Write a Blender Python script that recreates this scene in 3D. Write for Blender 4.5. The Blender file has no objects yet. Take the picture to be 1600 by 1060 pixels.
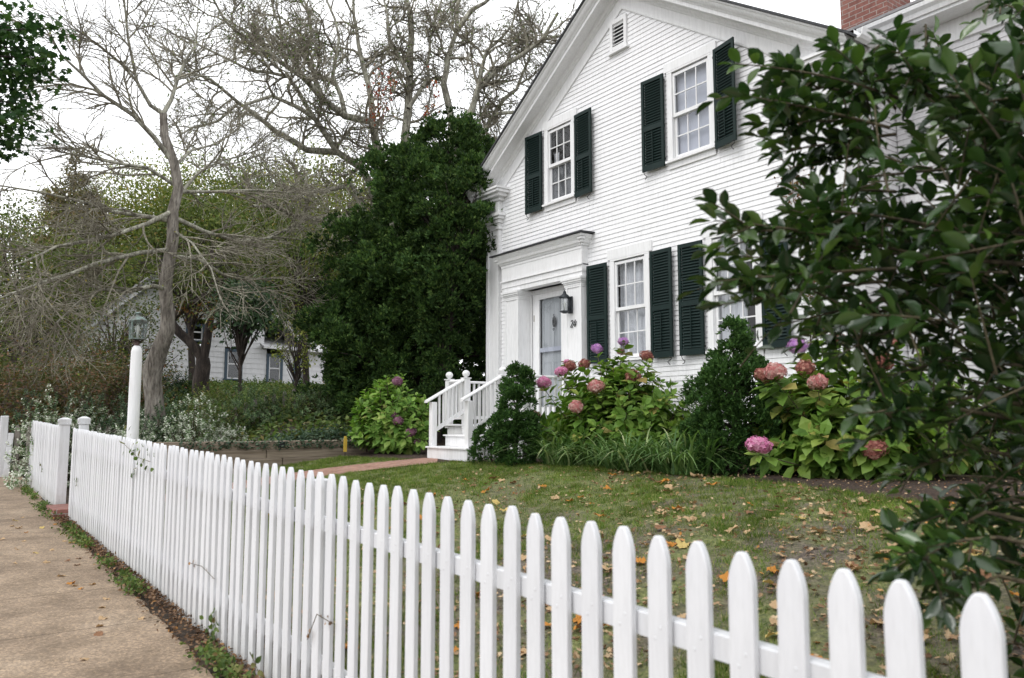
import bpy, math, random
import numpy as np
from math import radians, sin, cos, pi
from mathutils import Vector

rng = np.random.default_rng(7)
random.seed(7)
scene = bpy.context.scene
COL = scene.collection

# ------------------------------------------------------------------ camera
F_PX = 1245.0; PITCH = radians(5.96); AZ = radians(143.8); CAM_Z = 1.5
FW = np.array([cos(AZ)*cos(PITCH), sin(AZ)*cos(PITCH), sin(PITCH)])
RT = np.array([sin(AZ), -cos(AZ), 0.0])
UP = np.cross(RT, FW)
EYE = np.array([0, 0, CAM_Z])

def at(px, py, depth):
    """world point seen at photo pixel (px, py) at a given distance along the view axis"""
    return EYE + depth*(FW + RT*(px-800)/F_PX + UP*(530-py)/F_PX)

cam_d = bpy.data.cameras.new('camera'); cam = bpy.data.objects.new('camera', cam_d); COL.objects.link(cam)
cam_d.sensor_width = 36; cam_d.lens = F_PX/1600*36
cam_d.clip_start = 0.05; cam_d.clip_end = 3000
cam.location = EYE
cam.rotation_euler = (pi/2 + PITCH, 0, AZ - pi/2)
cam_d.dof.use_dof = True; cam_d.dof.focus_distance = 13.0; cam_d.dof.aperture_fstop = 3.4
scene.camera = cam

# ------------------------------------------------------------------ helpers
class MB:
    """collects geometry, links it as ONE mesh object"""
    def __init__(s): s.v = []; s.n = 0; s.t = []; s.q = []; s.g = []
    def add(s, V, tri=None, quad=None, ngon=None):
        V = np.asarray(V, float).reshape(-1, 3)
        if tri is not None and len(tri): s.t.append(np.asarray(tri, np.int64).reshape(-1, 3)+s.n)
        if quad is not None and len(quad): s.q.append(np.asarray(quad, np.int64).reshape(-1, 4)+s.n)
        if ngon is not None:
            for f in ngon: s.g.append([i+s.n for i in f])
        s.v.append(V); s.n += len(V)
        return s
    def box(s, x0, x1, y0, y1, z0, z1):
        V = [(x0,y0,z0),(x1,y0,z0),(x1,y1,z0),(x0,y1,z0),(x0,y0,z1),(x1,y0,z1),(x1,y1,z1),(x0,y1,z1)]
        return s.add(V, quad=[(3,2,1,0),(4,5,6,7),(0,1,5,4),(1,2,6,5),(2,3,7,6),(3,0,4,7)])
    def bbox(s, x0, x1, y0, y1, z0, z1, b=.004):
        """box with small bevels on its four upright edges and its top"""
        pr = [(x0+b,y0),(x1-b,y0),(x1,y0+b),(x1,y1-b),(x1-b,y1),(x0+b,y1),(x0,y1-b),(x0,y0+b)]
        cx, cy = (x0+x1)/2, (y0+y1)/2
        V = [(x,y,z0) for x,y in pr]+[(x,y,z1-b) for x,y in pr]
        V += [(cx+(x-cx)*(1-b/abs(x1-cx)), cy+(y-cy)*(1-b/abs(y1-cy)), z1) for x,y in pr]
        q = [(i,(i+1)%8,8+(i+1)%8,8+i) for i in range(8)]+[(8+i,8+(i+1)%8,16+(i+1)%8,16+i) for i in range(8)]
        return s.add(V, quad=q, ngon=[list(range(16,24)), list(range(7,-1,-1))])
    def prism(s, prof, p0, p1, U, W):
        """sweep a closed profile (u, w) from p0 to p1"""
        U = np.array(U, float); W = np.array(W, float); p0 = np.array(p0, float); p1 = np.array(p1, float)
        n = len(prof)
        V = [p0+U*a+W*b for a, b in prof]+[p1+U*a+W*b for a, b in prof]
        return s.add(V, quad=[(i,(i+1)%n,n+(i+1)%n,n+i) for i in range(n)], ngon=[list(range(n-1,-1,-1)), list(range(n,2*n))])
    def tube(s, pts, rad, sides=6, cap=True):
        pts = np.asarray(pts, float); m = len(pts)
        if np.isscalar(rad): rad = [rad]*m
        rad = np.asarray(rad, float)
        T = np.empty_like(pts); T[1:-1] = pts[2:]-pts[:-2]; T[0] = pts[1]-pts[0]; T[-1] = pts[-1]-pts[-2]
        T /= np.linalg.norm(T, axis=1)[:, None]+1e-9
        ref = np.array([0.31, 0.17, 0.93]) if abs(T[0][2]) < .9 else np.array([1., .1, 0])
        A = np.cross(T, ref); A /= np.linalg.norm(A, axis=1)[:, None]+1e-9
        B = np.cross(T, A)
        a = np.arange(sides)*2*pi/sides
        V = pts[:,None,:]+rad[:,None,None]*(A[:,None,:]*np.cos(a)[None,:,None]+B[:,None,:]*np.sin(a)[None,:,None])
        i = np.arange(m-1)[:,None]*sides; j = np.arange(sides)[None,:]; j2 = (j+1)%sides
        q = np.stack([i+j, i+j2, i+sides+j2, i+sides+j], -1).reshape(-1, 4)
        g = [list(range(sides-1,-1,-1)), list(range((m-1)*sides, m*sides))] if cap else None
        return s.add(V.reshape(-1, 3), quad=q, ngon=g)
    def lathe(s, c, prof, n=16):
        V = []; q = []
        for r, z in prof:
            for k in range(n): V.append((c[0]+r*cos(2*pi*k/n), c[1]+r*sin(2*pi*k/n), c[2]+z))
        for i in range(len(prof)-1):
            for k in range(n): q.append((i*n+k, i*n+(k+1)%n, (i+1)*n+(k+1)%n, (i+1)*n+k))
        return s.add(V, quad=q, ngon=[list(range(n-1,-1,-1)), list(range((len(prof)-1)*n, len(prof)*n))])
    def mesh(s, name, mat, smooth=False):
        V = np.concatenate(s.v) if s.v else np.zeros((0,3))
        T = np.concatenate(s.t) if s.t else np.zeros((0,3), np.int64)
        Q = np.concatenate(s.q) if s.q else np.zeros((0,4), np.int64)
        G = s.g
        me = bpy.data.meshes.new(name)
        me.vertices.add(len(V)); me.vertices.foreach_set('co', V.astype(np.float32).ravel())
        gl = [i for f in G for i in f]
        idx = np.concatenate([T.ravel(), Q.ravel(), np.array(gl, np.int64)])
        tot = np.concatenate([np.full(len(T),3), np.full(len(Q),4), np.array([len(f) for f in G], np.int64)]).astype(np.int64)
        start = np.concatenate([[0], np.cumsum(tot)[:-1]]) if len(tot) else tot
        me.loops.add(len(idx)); me.loops.foreach_set('vertex_index', idx.astype(np.int32))
        me.polygons.add(len(tot)); me.polygons.foreach_set('loop_start', start.astype(np.int32))
        me.polygons.foreach_set('loop_total', tot.astype(np.int32))
        me.polygons.foreach_set('use_smooth', np.full(len(tot), bool(smooth)))
        me.update(calc_edges=True); me.validate(verbose=False)
        if mat: me.materials.append(mat)
        return me
    def build(s, name, mat, parent=None, smooth=False, origin=None):
        if origin is not None:
            s.v = [v-np.array(origin) for v in s.v]
        o = bpy.data.objects.new(name, s.mesh(name, mat, smooth)); COL.objects.link(o)
        if origin is not None: o.location = origin
        if parent: o.parent = parent
        return o

def tag(o, label=None, cat=None, group=None, kind=None):
    if label: o['label'] = label
    if cat: o['category'] = cat
    if group: o['group'] = group
    if kind: o['kind'] = kind
    return o
def empty(name, loc, label, cat, group=None):
    o = bpy.data.objects.new(name, None); COL.objects.link(o); o.location = loc; o.empty_display_size = .1
    return tag(o, label, cat, group)
def local(mb, root):
    """geometry given in world coordinates goes under a root standing at its base"""
    off = np.array(root.location); mb.v = [v-off for v in mb.v]; return mb

def sm(t): t = np.clip(t, 0, 1); return t*t*(3-2*t)
def nrm(v): v = np.asarray(v, float); return v/(np.linalg.norm(v, axis=-1, keepdims=True)+1e-9)

# ------------------------------------------------------------------ materials
def new_mat(name):
    m = bpy.data.materials.new(name); m.use_nodes = True
    nt = m.node_tree; b = nt.nodes['Principled BSDF']; return m, nt, b
def nd(nt, typ, **kw):
    n = nt.nodes.new(typ)
    for k, v in kw.items():
        if hasattr(n, k): setattr(n, k, v)
        else: n.inputs[k].default_value = v
    return n
def ramp(nt, fac, stops):
    r = nt.nodes.new('ShaderNodeValToRGB'); el = r.color_ramp.elements
    while len(el) < len(stops): el.new(.5)
    for e, (p, c) in zip(el, stops): e.position = p; e.color = (*c, 1) if len(c) == 3 else c
    nt.links.new(fac, r.inputs[0]); return r.outputs[0]
def mixc(nt, f, a, b, mode='MIX'):
    m = nt.nodes.new('ShaderNodeMix'); m.data_type = 'RGBA'; m.blend_type = mode
    for i, v in ((0, f), (6, a), (7, b)):
        if isinstance(v, (int, float)): m.inputs[i].default_value = v
        elif isinstance(v, tuple): m.inputs[i].default_value = (*v, 1)
        else: nt.links.new(v, m.inputs[i])
    return m.outputs[2]
def noise(nt, scale, detail=4, rough=.55, coord='Object', stretch=None):
    tc = nt.nodes.new('ShaderNodeTexCoord'); n = nd(nt, 'ShaderNodeTexNoise')
    n.inputs['Scale'].default_value = scale; n.inputs['Detail'].default_value = detail; n.inputs['Roughness'].default_value = rough
    if stretch:
        mp = nt.nodes.new('ShaderNodeMapping'); mp.inputs['Scale'].default_value = stretch
        nt.links.new(tc.outputs[coord], mp.inputs[0]); nt.links.new(mp.outputs[0], n.inputs['Vector'])
    else: nt.links.new(tc.outputs[coord], n.inputs['Vector'])
    return n.outputs['Fac']
def bump(nt, b, h, strength=.3, dist=.01):
    n = nt.nodes.new('ShaderNodeBump'); n.inputs['Strength'].default_value = strength; n.inputs['Distance'].default_value = dist
    nt.links.new(h, n.inputs['Height']); nt.links.new(n.outputs[0], b.inputs['Normal'])

def surf(name, stops, scale=6, rough=.6, bmp=.2, bscale=None, detail=5, stretch=None, spec=.4, metallic=0, dist=.01):
    m, nt, b = new_mat(name)
    nt.links.new(ramp(nt, noise(nt, scale, detail, stretch=stretch), stops), b.inputs['Base Color'])
    b.inputs['Roughness'].default_value = rough; b.inputs['Specular IOR Level'].default_value = spec; b.inputs['Metallic'].default_value = metallic
    if bmp: bump(nt, b, noise(nt, bscale or scale*4, 4, stretch=stretch), bmp, dist)
    return m

def paint(name, col, dirt, streak=(3,3,.5), rough=.5, amount=.35, fleck=True):
    """painted wood: slight weathering streaks, brush texture"""
    m, nt, b = new_mat(name)
    a = ramp(nt, noise(nt, 2.2, 6, .65, stretch=streak), [(.42,(0,0,0)),(.75,(1,1,1))])
    g = ramp(nt, noise(nt, 38, 4, .65, stretch=(1,1,.12)), [(.3,(.88,)*3),(.62,(1,)*3)])
    mul = nd(nt, 'ShaderNodeMath', operation='MULTIPLY'); mul.inputs[1].default_value = amount; nt.links.new(a, mul.inputs[0])
    c = mixc(nt, mul.outputs[0], col, dirt); c = mixc(nt, 1.0, c, g, 'MULTIPLY')
    nt.links.new(c, b.inputs['Base Color']); b.inputs['Roughness'].default_value = rough
    b.inputs['Specular IOR Level'].default_value = .35
    bump(nt, b, noise(nt, 60, 3, stretch=(1,1,.12)), .28, .004)
    return m

def leafm(name, stops, rough=.5, transl=.25, spec=.3, big=(.75, 1.15), bigscale=1.2, tcol=None, emphasis=1.0):
    """foliage: every leaf its own tint, larger light and dark clumps"""
    m, nt, b = new_mat(name)
    geo = nt.nodes.new('ShaderNodeNewGeometry')
    c = ramp(nt, geo.outputs['Random Per Island'], stops)
    k = ramp(nt, noise(nt, bigscale, 3), [(.32,(big[0],)*3),(.68,(big[1],)*3)])
    c = mixc(nt, 1.0, c, k, 'MULTIPLY')
    nt.links.new(c, b.inputs['Base Color']); b.inputs['Roughness'].default_value = rough; b.inputs['Specular IOR Level'].default_value = spec if spec > .5 else spec*.45
    out = nt.nodes['Material Output']
    if transl:
        t = nt.nodes.new('ShaderNodeBsdfTranslucent'); mx = nt.nodes.new('ShaderNodeMixShader'); mx.inputs[0].default_value = transl
        tc = mixc(nt, 1.0, c, tcol or (1.3, 1.5, .7), 'MULTIPLY')
        nt.links.new(tc, t.inputs[0]); nt.links.new(b.outputs[0], mx.inputs[1]); nt.links.new(t.outputs[0], mx.inputs[2])
        nt.links.new(mx.outputs[0], out.inputs[0])
    return m

M = {}
M['white'] = paint('white_house_paint', (.83,.83,.84), (.62,.62,.60), amount=.35)
M['siding'] = paint('white_clapboard_paint', (.875,.875,.885), (.66,.66,.65), streak=(.6,.6,2.5), amount=.32)
M['trim'] = paint('white_trim_paint', (.84,.84,.845), (.66,.66,.63), amount=.28)
M['stairs'] = paint('white_porch_paint', (.82,.82,.83), (.50,.50,.45), amount=.4)
M['green'] = paint('dark_green_shutter_paint', (.006,.018,.016), (.013,.030,.027), rough=.55, amount=.5); M['green'].node_tree.nodes['Principled BSDF'].inputs['Specular IOR Level'].default_value = .22
M['shaded_wall'] = paint('shaded_side_paint', (.66,.65,.66), (.5,.5,.5), amount=.3)  # white siding paint made darker, the shade of these walls put into the colour
M['roof'] = surf('dark_asphalt_shingle', [(.3,(.035,.037,.04)),(.7,(.09,.09,.095))], 30, .9, .4)
M['greyshingle'] = surf('weathered_cedar_shingle', [(.3,(.20,.20,.21)),(.7,(.34,.33,.33))], 14, .9, .4, stretch=(1,1,4))
M['black'] = surf('dark_flashing', [(.3,(.012,.013,.017)),(.7,(.03,.03,.036))], 10, .5, .1)
M['iron'] = surf('black_wrought_iron', [(.3,(.012,.013,.014)),(.7,(.035,.036,.038))], 20, .5, .2, metallic=.6)
M['lantern'] = surf('dark_bronze_lantern', [(.3,(.028,.032,.036)),(.7,(.07,.078,.085))], 16, .45, .2, metallic=.7)
M['verdigris'] = surf('verdigris_copper', [(.35,(.10,.09,.08)),(.6,(.20,.27,.25))], 18, .6, .3, metallic=.4)
M['copper'] = surf('brown_copper', [(.3,(.06,.04,.035)),(.7,(.13,.09,.08))], 18, .5, .2, metallic=.5)
M['bulb'] = surf('frosted_bulb', [(.3,(.6,.6,.55)),(.7,(.8,.8,.75))], 8, .3, 0)
M['brass'] = surf('aged_brass', [(.3,(.10,.08,.05)),(.7,(.25,.2,.12))], 20, .4, .1, metallic=.9)
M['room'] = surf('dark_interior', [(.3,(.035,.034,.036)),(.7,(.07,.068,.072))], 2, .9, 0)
M['curtain'] = surf('sheer_curtain', [(.35,(.50,.50,.53)),(.65,(.66,.66,.69))], 3, .9, .3, stretch=(12,12,.6))
M['blind'] = surf('pale_lilac_blind', [(.35,(.42,.43,.50)),(.65,(.52,.53,.60))], 2, .9, .1)
M['screen'] = surf('window_screen_mesh', [(.35,(.075,.077,.085)),(.65,(.115,.117,.125))], 4, .8, .1)
M['inner_door'] = surf('painted_inner_door', [(.35,(.36,.37,.39)),(.65,(.44,.45,.47))], 2, .5, .05, stretch=(14,1,.4))

def glass(name, tint=(.9,.92,.93), refl=.12):
    m, nt, b = new_mat(name); nt.nodes.remove(b)
    t = nt.nodes.new('ShaderNodeBsdfTransparent'); t.inputs[0].default_value = (*tint, 1)
    g = nt.nodes.new('ShaderNodeBsdfGlossy'); g.inputs['Roughness'].default_value = .02
    f = nt.nodes.new('ShaderNodeLayerWeight'); f.inputs['Blend'].default_value = .5
    pw = nd(nt, 'ShaderNodeMath', operation='POWER'); pw.inputs[1].default_value = 3.5; nt.links.new(f.outputs['Facing'], pw.inputs[0])
    a = nd(nt, 'ShaderNodeMath', operation='MULTIPLY_ADD'); a.inputs[1].default_value = .6; a.inputs[2].default_value = refl-.07
    a.use_clamp = True
    nt.links.new(pw.outputs[0], a.inputs[0])
    bp = nt.nodes.new('ShaderNodeBump'); bp.inputs['Strength'].default_value = .06; bp.inputs['Distance'].default_value = .02
    nt.links.new(noise(nt, 2.5, 2), bp.inputs['Height']); nt.links.new(bp.outputs[0], g.inputs['Normal']); nt.links.new(bp.outputs[0], f.inputs['Normal'])
    mx = nt.nodes.new('ShaderNodeMixShader')
    nt.links.new(a.outputs[0], mx.inputs[0]); nt.links.new(t.outputs[0], mx.inputs[1]); nt.links.new(g.outputs[0], mx.inputs[2])
    nt.links.new(mx.outputs[0], nt.nodes['Material Output'].inputs[0]); return m
M['glass'] = glass('old_window_glass')
M['lglass'] = glass('lantern_glass', refl=.1)

def brick(name, c1, c2, mortar, scale=1.0, flat=False):
    m, nt, b = new_mat(name)
    tc = nt.nodes.new('ShaderNodeTexCoord'); sp = nt.nodes.new('ShaderNodeSeparateXYZ'); nt.links.new(tc.outputs['Object'], sp.inputs[0])
    cb = nt.nodes.new('ShaderNodeCombineXYZ')
    if flat:
        nt.links.new(sp.outputs[0], cb.inputs[1]); nt.links.new(sp.outputs[1], cb.inputs[0])
    else:
        ad = nd(nt, 'ShaderNodeMath', operation='ADD'); nt.links.new(sp.outputs[0], ad.inputs[0]); nt.links.new(sp.outputs[1], ad.inputs[1])
        nt.links.new(ad.outputs[0], cb.inputs[0]); nt.links.new(sp.outputs[2], cb.inputs[1])
    br = nt.nodes.new('ShaderNodeTexBrick'); br.inputs['Scale'].default_value = scale
    br.inputs['Brick Width'].default_value = .215; br.inputs['Row Height'].default_value = .075; br.inputs['Mortar Size'].default_value = .006
    br.inputs['Color1'].default_value = (*c1,1); br.inputs['Color2'].default_value = (*c2,1); br.inputs['Mortar'].default_value = (*mortar,1)
    br.inputs['Bias'].default_value = -.2
    nt.links.new(cb.outputs[0], br.inputs['Vector'])
    c = mixc(nt, 1.0, br.outputs['Color'], ramp(nt, noise(nt, 14, 5), [(.3,(.7,)*3),(.7,(1.15,)*3)]), 'MULTIPLY')
    nt.links.new(c, b.inputs['Base Color']); b.inputs['Roughness'].default_value = .9
    iv = nd(nt, 'ShaderNodeMath', operation='SUBTRACT'); iv.inputs[0].default_value = 1; nt.links.new(br.outputs['Fac'], iv.inputs[1])
    bump(nt, b, iv.outputs[0], .6, .008); return m
M['brick'] = brick('red_brick', (.21,.085,.068), (.30,.135,.108), (.33,.29,.26))
M['pathbrick'] = brick('path_brick', (.30,.15,.105), (.42,.24,.18), (.34,.27,.22), flat=True)

# ground materials
M['soil'] = surf('woodland_soil', [(.3,(.028,.020,.014)),(.5,(.055,.040,.028)),(.7,(.10,.075,.05))], 5, .95, .8, 40, 8, dist=.03)
M['mulch'] = surf('bark_mulch', [(.3,(.022,.014,.010)),(.5,(.050,.032,.023)),(.72,(.115,.075,.055))], 38, .95, 1.0, 60, 8, dist=.03)
M['asphalt'] = surf('road_asphalt', [(.3,(.04,.04,.042)),(.7,(.07,.07,.07))], 60, .9, .5)
M['kerb'] = surf('granite_kerb', [(.3,(.22,.21,.20)),(.7,(.36,.35,.33))], 40, .85, .4)
M['timber'] = surf('weathered_timber', [(.3,(.15,.115,.085)),(.7,(.34,.28,.22))], 5, .9, .7, 14, stretch=(1,.25,4))
M['oldwood'] = surf('weathered_picket_wood', [(.3,(.16,.14,.12)),(.7,(.40,.37,.33))], 9, .9, .5, stretch=(1,1,.3))

def lawn_mat():
    m, nt, b = new_mat('lawn_turf')
    fine = ramp(nt, noise(nt, 26, 7, .7), [(.3,(.036,.044,.018)),(.45,(.10,.118,.040)),(.58,(.18,.195,.065)),(.75,(.32,.29,.15))])
    bare = ramp(nt, noise(nt, 34, 7, .7), [(.32,(.034,.027,.023)),(.5,(.10,.080,.064)),(.72,(.26,.21,.16))])
    f0 = ramp(nt, noise(nt, .9, 5, .6), [(.44,(0,0,0)),(.60,(1,1,1))])
    tc = nt.nodes.new('ShaderNodeTexCoord'); sp = nt.nodes.new('ShaderNodeSeparateXYZ'); nt.links.new(tc.outputs['Object'], sp.inputs[0])
    mr = nt.nodes.new('ShaderNodeMapRange'); mr.inputs[1].default_value = -9.5; mr.inputs[2].default_value = -4.5; nt.links.new(sp.outputs[0], mr.inputs[0])
    f = mixc(nt, 1.0, f0, mr.outputs[0], 'MULTIPLY')
    nt.links.new(mixc(nt, f, fine, bare), b.inputs['Base Color']); b.inputs['Roughness'].default_value = .95
    bump(nt, b, noise(nt, 60, 5), .8, .02); return m
M['lawn'] = lawn_mat()

def walk_mat():
    m, nt, b = new_mat('exposed_aggregate_concrete')
    base = ramp(nt, noise(nt, 1.1, 6, .6), [(.32,(.205,.152,.105)),(.55,(.280,.213,.150)),(.75,(.36,.285,.21))])
    tc = nt.nodes.new('ShaderNodeTexCoord')
    vo = nt.nodes.new('ShaderNodeTexVoronoi'); vo.inputs['Scale'].default_value = 75; nt.links.new(tc.outputs['Object'], vo.inputs['Vector'])
    speck = ramp(nt, vo.outputs['Color'], [(.15,(.62,.6,.58)),(.6,(1,1,1)),(.93,(1.65,1.6,1.5))])
    c = mixc(nt, .8, base, speck, 'MULTIPLY')
    # expansion joints every 1.25 m and a stained edge
    sp = nt.nodes.new('ShaderNodeSeparateXYZ'); nt.links.new(tc.outputs['Object'], sp.inputs[0])
    md = nd(nt, 'ShaderNodeMath', operation='PINGPONG'); md.inputs[1].default_value = .62; nt.links.new(sp.outputs[0], md.inputs[0])
    j = ramp(nt, md.outputs[0], [(.004,(.50,.48,.46)),(.014,(1,1,1))])
    c = mixc(nt, .9, c, j, 'MULTIPLY')
    st = ramp(nt, noise(nt, 3.4, 6, .7), [(.36,(.72,.70,.67)),(.6,(1.06,1.05,1.04))])
    c = mixc(nt, 1.0, c, st, 'MULTIPLY')
    nt.links.new(c, b.inputs['Base Color']); b.inputs['Roughness'].default_value = .9
    bump(nt, b, vo.outputs['Distance'], .35, .006); return m
M['walk'] = walk_mat()

def bark(name, a, b_, c_, scale=5):
    m, nt, b = new_mat(name)
    c = ramp(nt, noise(nt, scale, 7, .65, stretch=(1,1,.35)), [(.33,a),(.5,b_),(.68,c_)])
    c = mixc(nt, 1.0, c, ramp(nt, noise(nt, 26, 5, .7, stretch=(1,1,.16)), [(.38,(.45,.43,.42)),(.52,(1,1,1)),(.7,(1.25,1.25,1.22))]), 'MULTIPLY')
    nt.links.new(c, b.inputs['Base Color']); b.inputs['Roughness'].default_value = .95
    bump(nt, b, noise(nt, 22, 6, .7, stretch=(1,1,.18)), 1.0, .03); return m
M['bark_grey'] = bark('grey_brown_bark', (.10,.088,.074), (.24,.215,.185), (.39,.36,.32))
M['bark_dark'] = bark('dark_wet_bark', (.016,.012,.010), (.045,.034,.028), (.09,.07,.06))
M['lichen'] = bark('lichen_bark', (.14,.13,.105), (.33,.32,.26), (.50,.50,.41), 8)
M['twig'] = bark('grey_twigs', (.15,.135,.105), (.27,.25,.195), (.38,.36,.285), 3)
M['redtwig'] = bark('reddish_twigs', (.09,.065,.055), (.18,.14,.12), (.26,.21,.18), 3)
M['stem'] = bark('green_brown_stem', (.06,.05,.03), (.11,.09,.05), (.16,.13,.08), 6)

M['hinoki'] = leafm('dark_conifer_sprays', [(0,(.020,.042,.015)),(.5,(.038,.075,.023)),(.85,(.070,.125,.034)),(1,(.12,.175,.05))], .6, .16, .2, (.38,1.7), 1.9)
M['dwarf'] = leafm('dwarf_conifer_sprays', [(0,(.022,.052,.016)),(.55,(.042,.092,.025)),(1,(.08,.155,.04))], .6, .14, .2, (.55,1.55), 5)
M['hyd'] = leafm('hydrangea_leaves', [(0,(0.077,0.155,0.026)),(.5,(0.136,0.239,0.041)),(.88,(0.213,0.309,0.064)),(.96,(0.297,0.309,0.077)),(1,(0.283,0.193,0.077))], .45, .3, .35, (.7,1.15), 3)
M['hydpale'] = leafm('pale_hydrangea_leaves', [(0,(.10,.20,.040)),(.5,(.18,.31,.065)),(.9,(.26,.39,.095)),(1,(.32,.33,.11))], .5, .3, .3, (.75,1.15), 3)
M['grey_leaf'] = leafm('grey_green_shrub_leaves', [(0,(.048,.090,.040)),(.6,(.105,.170,.072)),(1,(.22,.28,.15))], .5, .22, .3, (.5,1.3), 2.2)
M['dark_leaf'] = leafm('dark_shrub_leaves', [(0,(0.021,0.045,0.022)),(.6,(0.049,0.091,0.043)),(1,(0.105,0.158,0.079))], .45, .15, .35, (.6,1.3), 2)
M['var_leaf'] = leafm('variegated_leaves', [(0,(.10,.17,.07)),(.4,(.24,.32,.18)),(.6,(.55,.58,.48)),(1,(.72,.74,.66))], .5, .2, .25, (.8,1.1), 3, (1.1,1.1,1))
M['mixed_leaf'] = leafm('mixed_border_leaves', [(0,(.055,.090,.028)),(.5,(.115,.175,.052)),(.85,(.19,.235,.08)),(1,(.22,.16,.08))], .55, .25, .25, (.5,1.3), 2.2)
M['liriope'] = leafm('strap_leaves', [(0,(.055,.12,.035)),(.5,(.11,.20,.06)),(.8,(.20,.30,.11)),(1,(.42,.46,.24))], .4, .2, .4, (.7,1.15), 4)
M['grass'] = leafm('grass_blades', [(0,(.055,.105,.020)),(.45,(.115,.195,.032)),(.75,(.19,.26,.050)),(.9,(.30,.29,.11)),(1,(.42,.36,.19))], .55, .3, .2, (.6,1.25), 2.6)
M['ivy'] = leafm('ivy_leaves', [(0,(.03,.055,.035)),(.6,(.07,.115,.07)),(1,(.14,.18,.12))], .5, .15, .3, (.7,1.2), 3)
M['holly'] = leafm('holly_leaves', [(0,(.016,.040,.013)),(.5,(.034,.078,.018)),(.85,(.065,.125,.024)),(1,(.10,.17,.035))], .27, .18, .75, (.6,1.2), 3)
M['maple'] = leafm('maple_leaves', [(0,(0.018,0.046,0.017)),(.6,(0.039,0.086,0.029)),(1,(0.078,0.130,0.046))], .5, .25, .3, (.7,1.15), 2)
M['yellowgreen'] = leafm('yellow_green_leaves', [(0,(.11,.135,.035)),(.5,(.19,.225,.055)),(.85,(.29,.30,.085)),(1,(.36,.27,.08))], .6, .3, .2, (.6,1.2), .35)
M['olive'] = leafm('olive_leaves', [(0,(.055,.078,.024)),(.5,(.10,.135,.038)),(.9,(.17,.19,.06)),(1,(.22,.15,.06))], .6, .25, .2, (.5,1.3), .4)
M['redgreen'] = leafm('reddening_leaves', [(0,(0.058,0.080,0.030)),(.4,(0.115,0.126,0.051)),(.7,(0.178,0.126,0.068)),(1,(0.241,0.115,0.075))], .6, .2, .2, (.55,1.2), .7)
M['spruce'] = leafm('browning_spruce_needles', [(0,(0.085,0.094,0.047)),(.5,(0.169,0.161,0.075)),(.8,(0.254,0.195,0.101)),(1,(0.287,0.203,0.118))], .7, .15, .2, (.7,1.2), .5)
M['redleaf'] = leafm('red_vine_leaves', [(0,(.22,.05,.03)),(.6,(.34,.10,.06)),(1,(.30,.20,.08))], .6, .25, .2, (.8,1.1), 2, (1.3,1,.8))
M['bronze'] = leafm('bronze_vine_leaves', [(0,(.10,.05,.02)),(.6,(.18,.10,.04)),(1,(.20,.16,.06))], .6, .2, .2, (.8,1.1), 2, (1.2,1,.8))
M['orange'] = leafm('orange_leaves', [(0,(.16,.09,.03)),(.5,(.26,.14,.05)),(1,(.12,.13,.04))], .6, .25, .2, (.8,1.1), 2, (1.3,1,.8))
def deadleaf(name, stops): return leafm(name, stops, .7, .15, .2, (.75,1.15), 30, (1.2,1,.7))
M['dead_tan'] = deadleaf('dry_tan_leaf', [(0,(.42,.28,.15)),(1,(.56,.40,.24))])
M['dead_orange'] = deadleaf('dry_orange_leaf', [(0,(.42,.17,.035)),(1,(.56,.26,.06))])
M['dead_brown'] = deadleaf('dry_brown_leaf', [(0,(.20,.10,.055)),(1,(.30,.17,.10))])
M['dead_yellow'] = deadleaf('dry_yellow_leaf', [(0,(.52,.40,.12)),(1,(.60,.46,.20))])
M['litter'] = deadleaf('leaf_litter', [(0,(.13,.075,.045)),(.35,(.28,.17,.10)),(.7,(.50,.36,.22)),(.9,(.60,.46,.30)),(1,(.50,.22,.06))])
M['brownlitter'] = deadleaf('brown_leaf_litter', [(0,(.075,.048,.032)),(.5,(.16,.10,.065)),(.85,(.28,.18,.11)),(1,(.36,.19,.07))])
def petalm(name, stops): return leafm(name, stops, .6, .25, .15, (.85,1.1), 30, (1.1,1,1))
M['pink'] = petalm('pink_petals', [(0,(.55,.17,.33)),(.6,(.68,.28,.46)),(1,(.76,.45,.58))])
M['purple'] = petalm('purple_petals', [(0,(.42,.20,.50)),(.6,(.56,.32,.62)),(1,(.66,.40,.60))])
M['dusty'] = petalm('dusty_red_petals', [(0,(.22,.075,.065)),(.6,(.36,.145,.12)),(1,(.50,.29,.22))])
M['palepink'] = petalm('fading_pink_petals', [(0,(.48,.17,.17)),(.5,(.60,.30,.28)),(1,(.62,.45,.40))])
M['mauve'] = petalm('mauve_petals', [(0,(.20,.08,.13)),(.6,(.33,.16,.24)),(1,(.40,.26,.32))])
M['bluepet'] = petalm('blue_petals', [(0,(.18,.22,.50)),(1,(.30,.36,.66))])
M['yellow_tag'] = surf('yellow_marker', [(.3,(.50,.33,.04)),(.7,(.62,.42,.07))], 6, .6, 0)

# ------------------------------------------------------------------ terrain
def base(X): return -.036-.0212*np.clip(X, -60, 20)
def ground_z(X, Y):
    X = np.asarray(X, float); Y = np.asarray(Y, float); b = base(X)
    t = np.clip((Y-1.85)/(6.6-1.85), 0, 1); t = .65*t+.35*sm(t)
    yard = b+.04*sm((Y-1.6)/.3)+t*(.90-b-.04)
    bx = -X
    bank = 1.16+np.interp(bx, [13.9,20,37,60,120,400], [0,.75,2.05,3.4,6,10])
    left = b+(bank-b)*sm((Y-2.1-np.clip((bx-13.9)*.25,0,3))/4.0)
    left = np.where(bx > 14.2, left, np.maximum(left, b))
    w = sm((bx-13.93)/.25)*sm((Y-3.3)/.5)+sm((bx-13.6)/2.0)*(1-sm((Y-3.3)/.5))
    z = yard*(1-w)+left*w
    far = sm((Y-16)/20)*1.5
    return np.where(Y < 1.6, b, z+far*(1-w))
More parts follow.
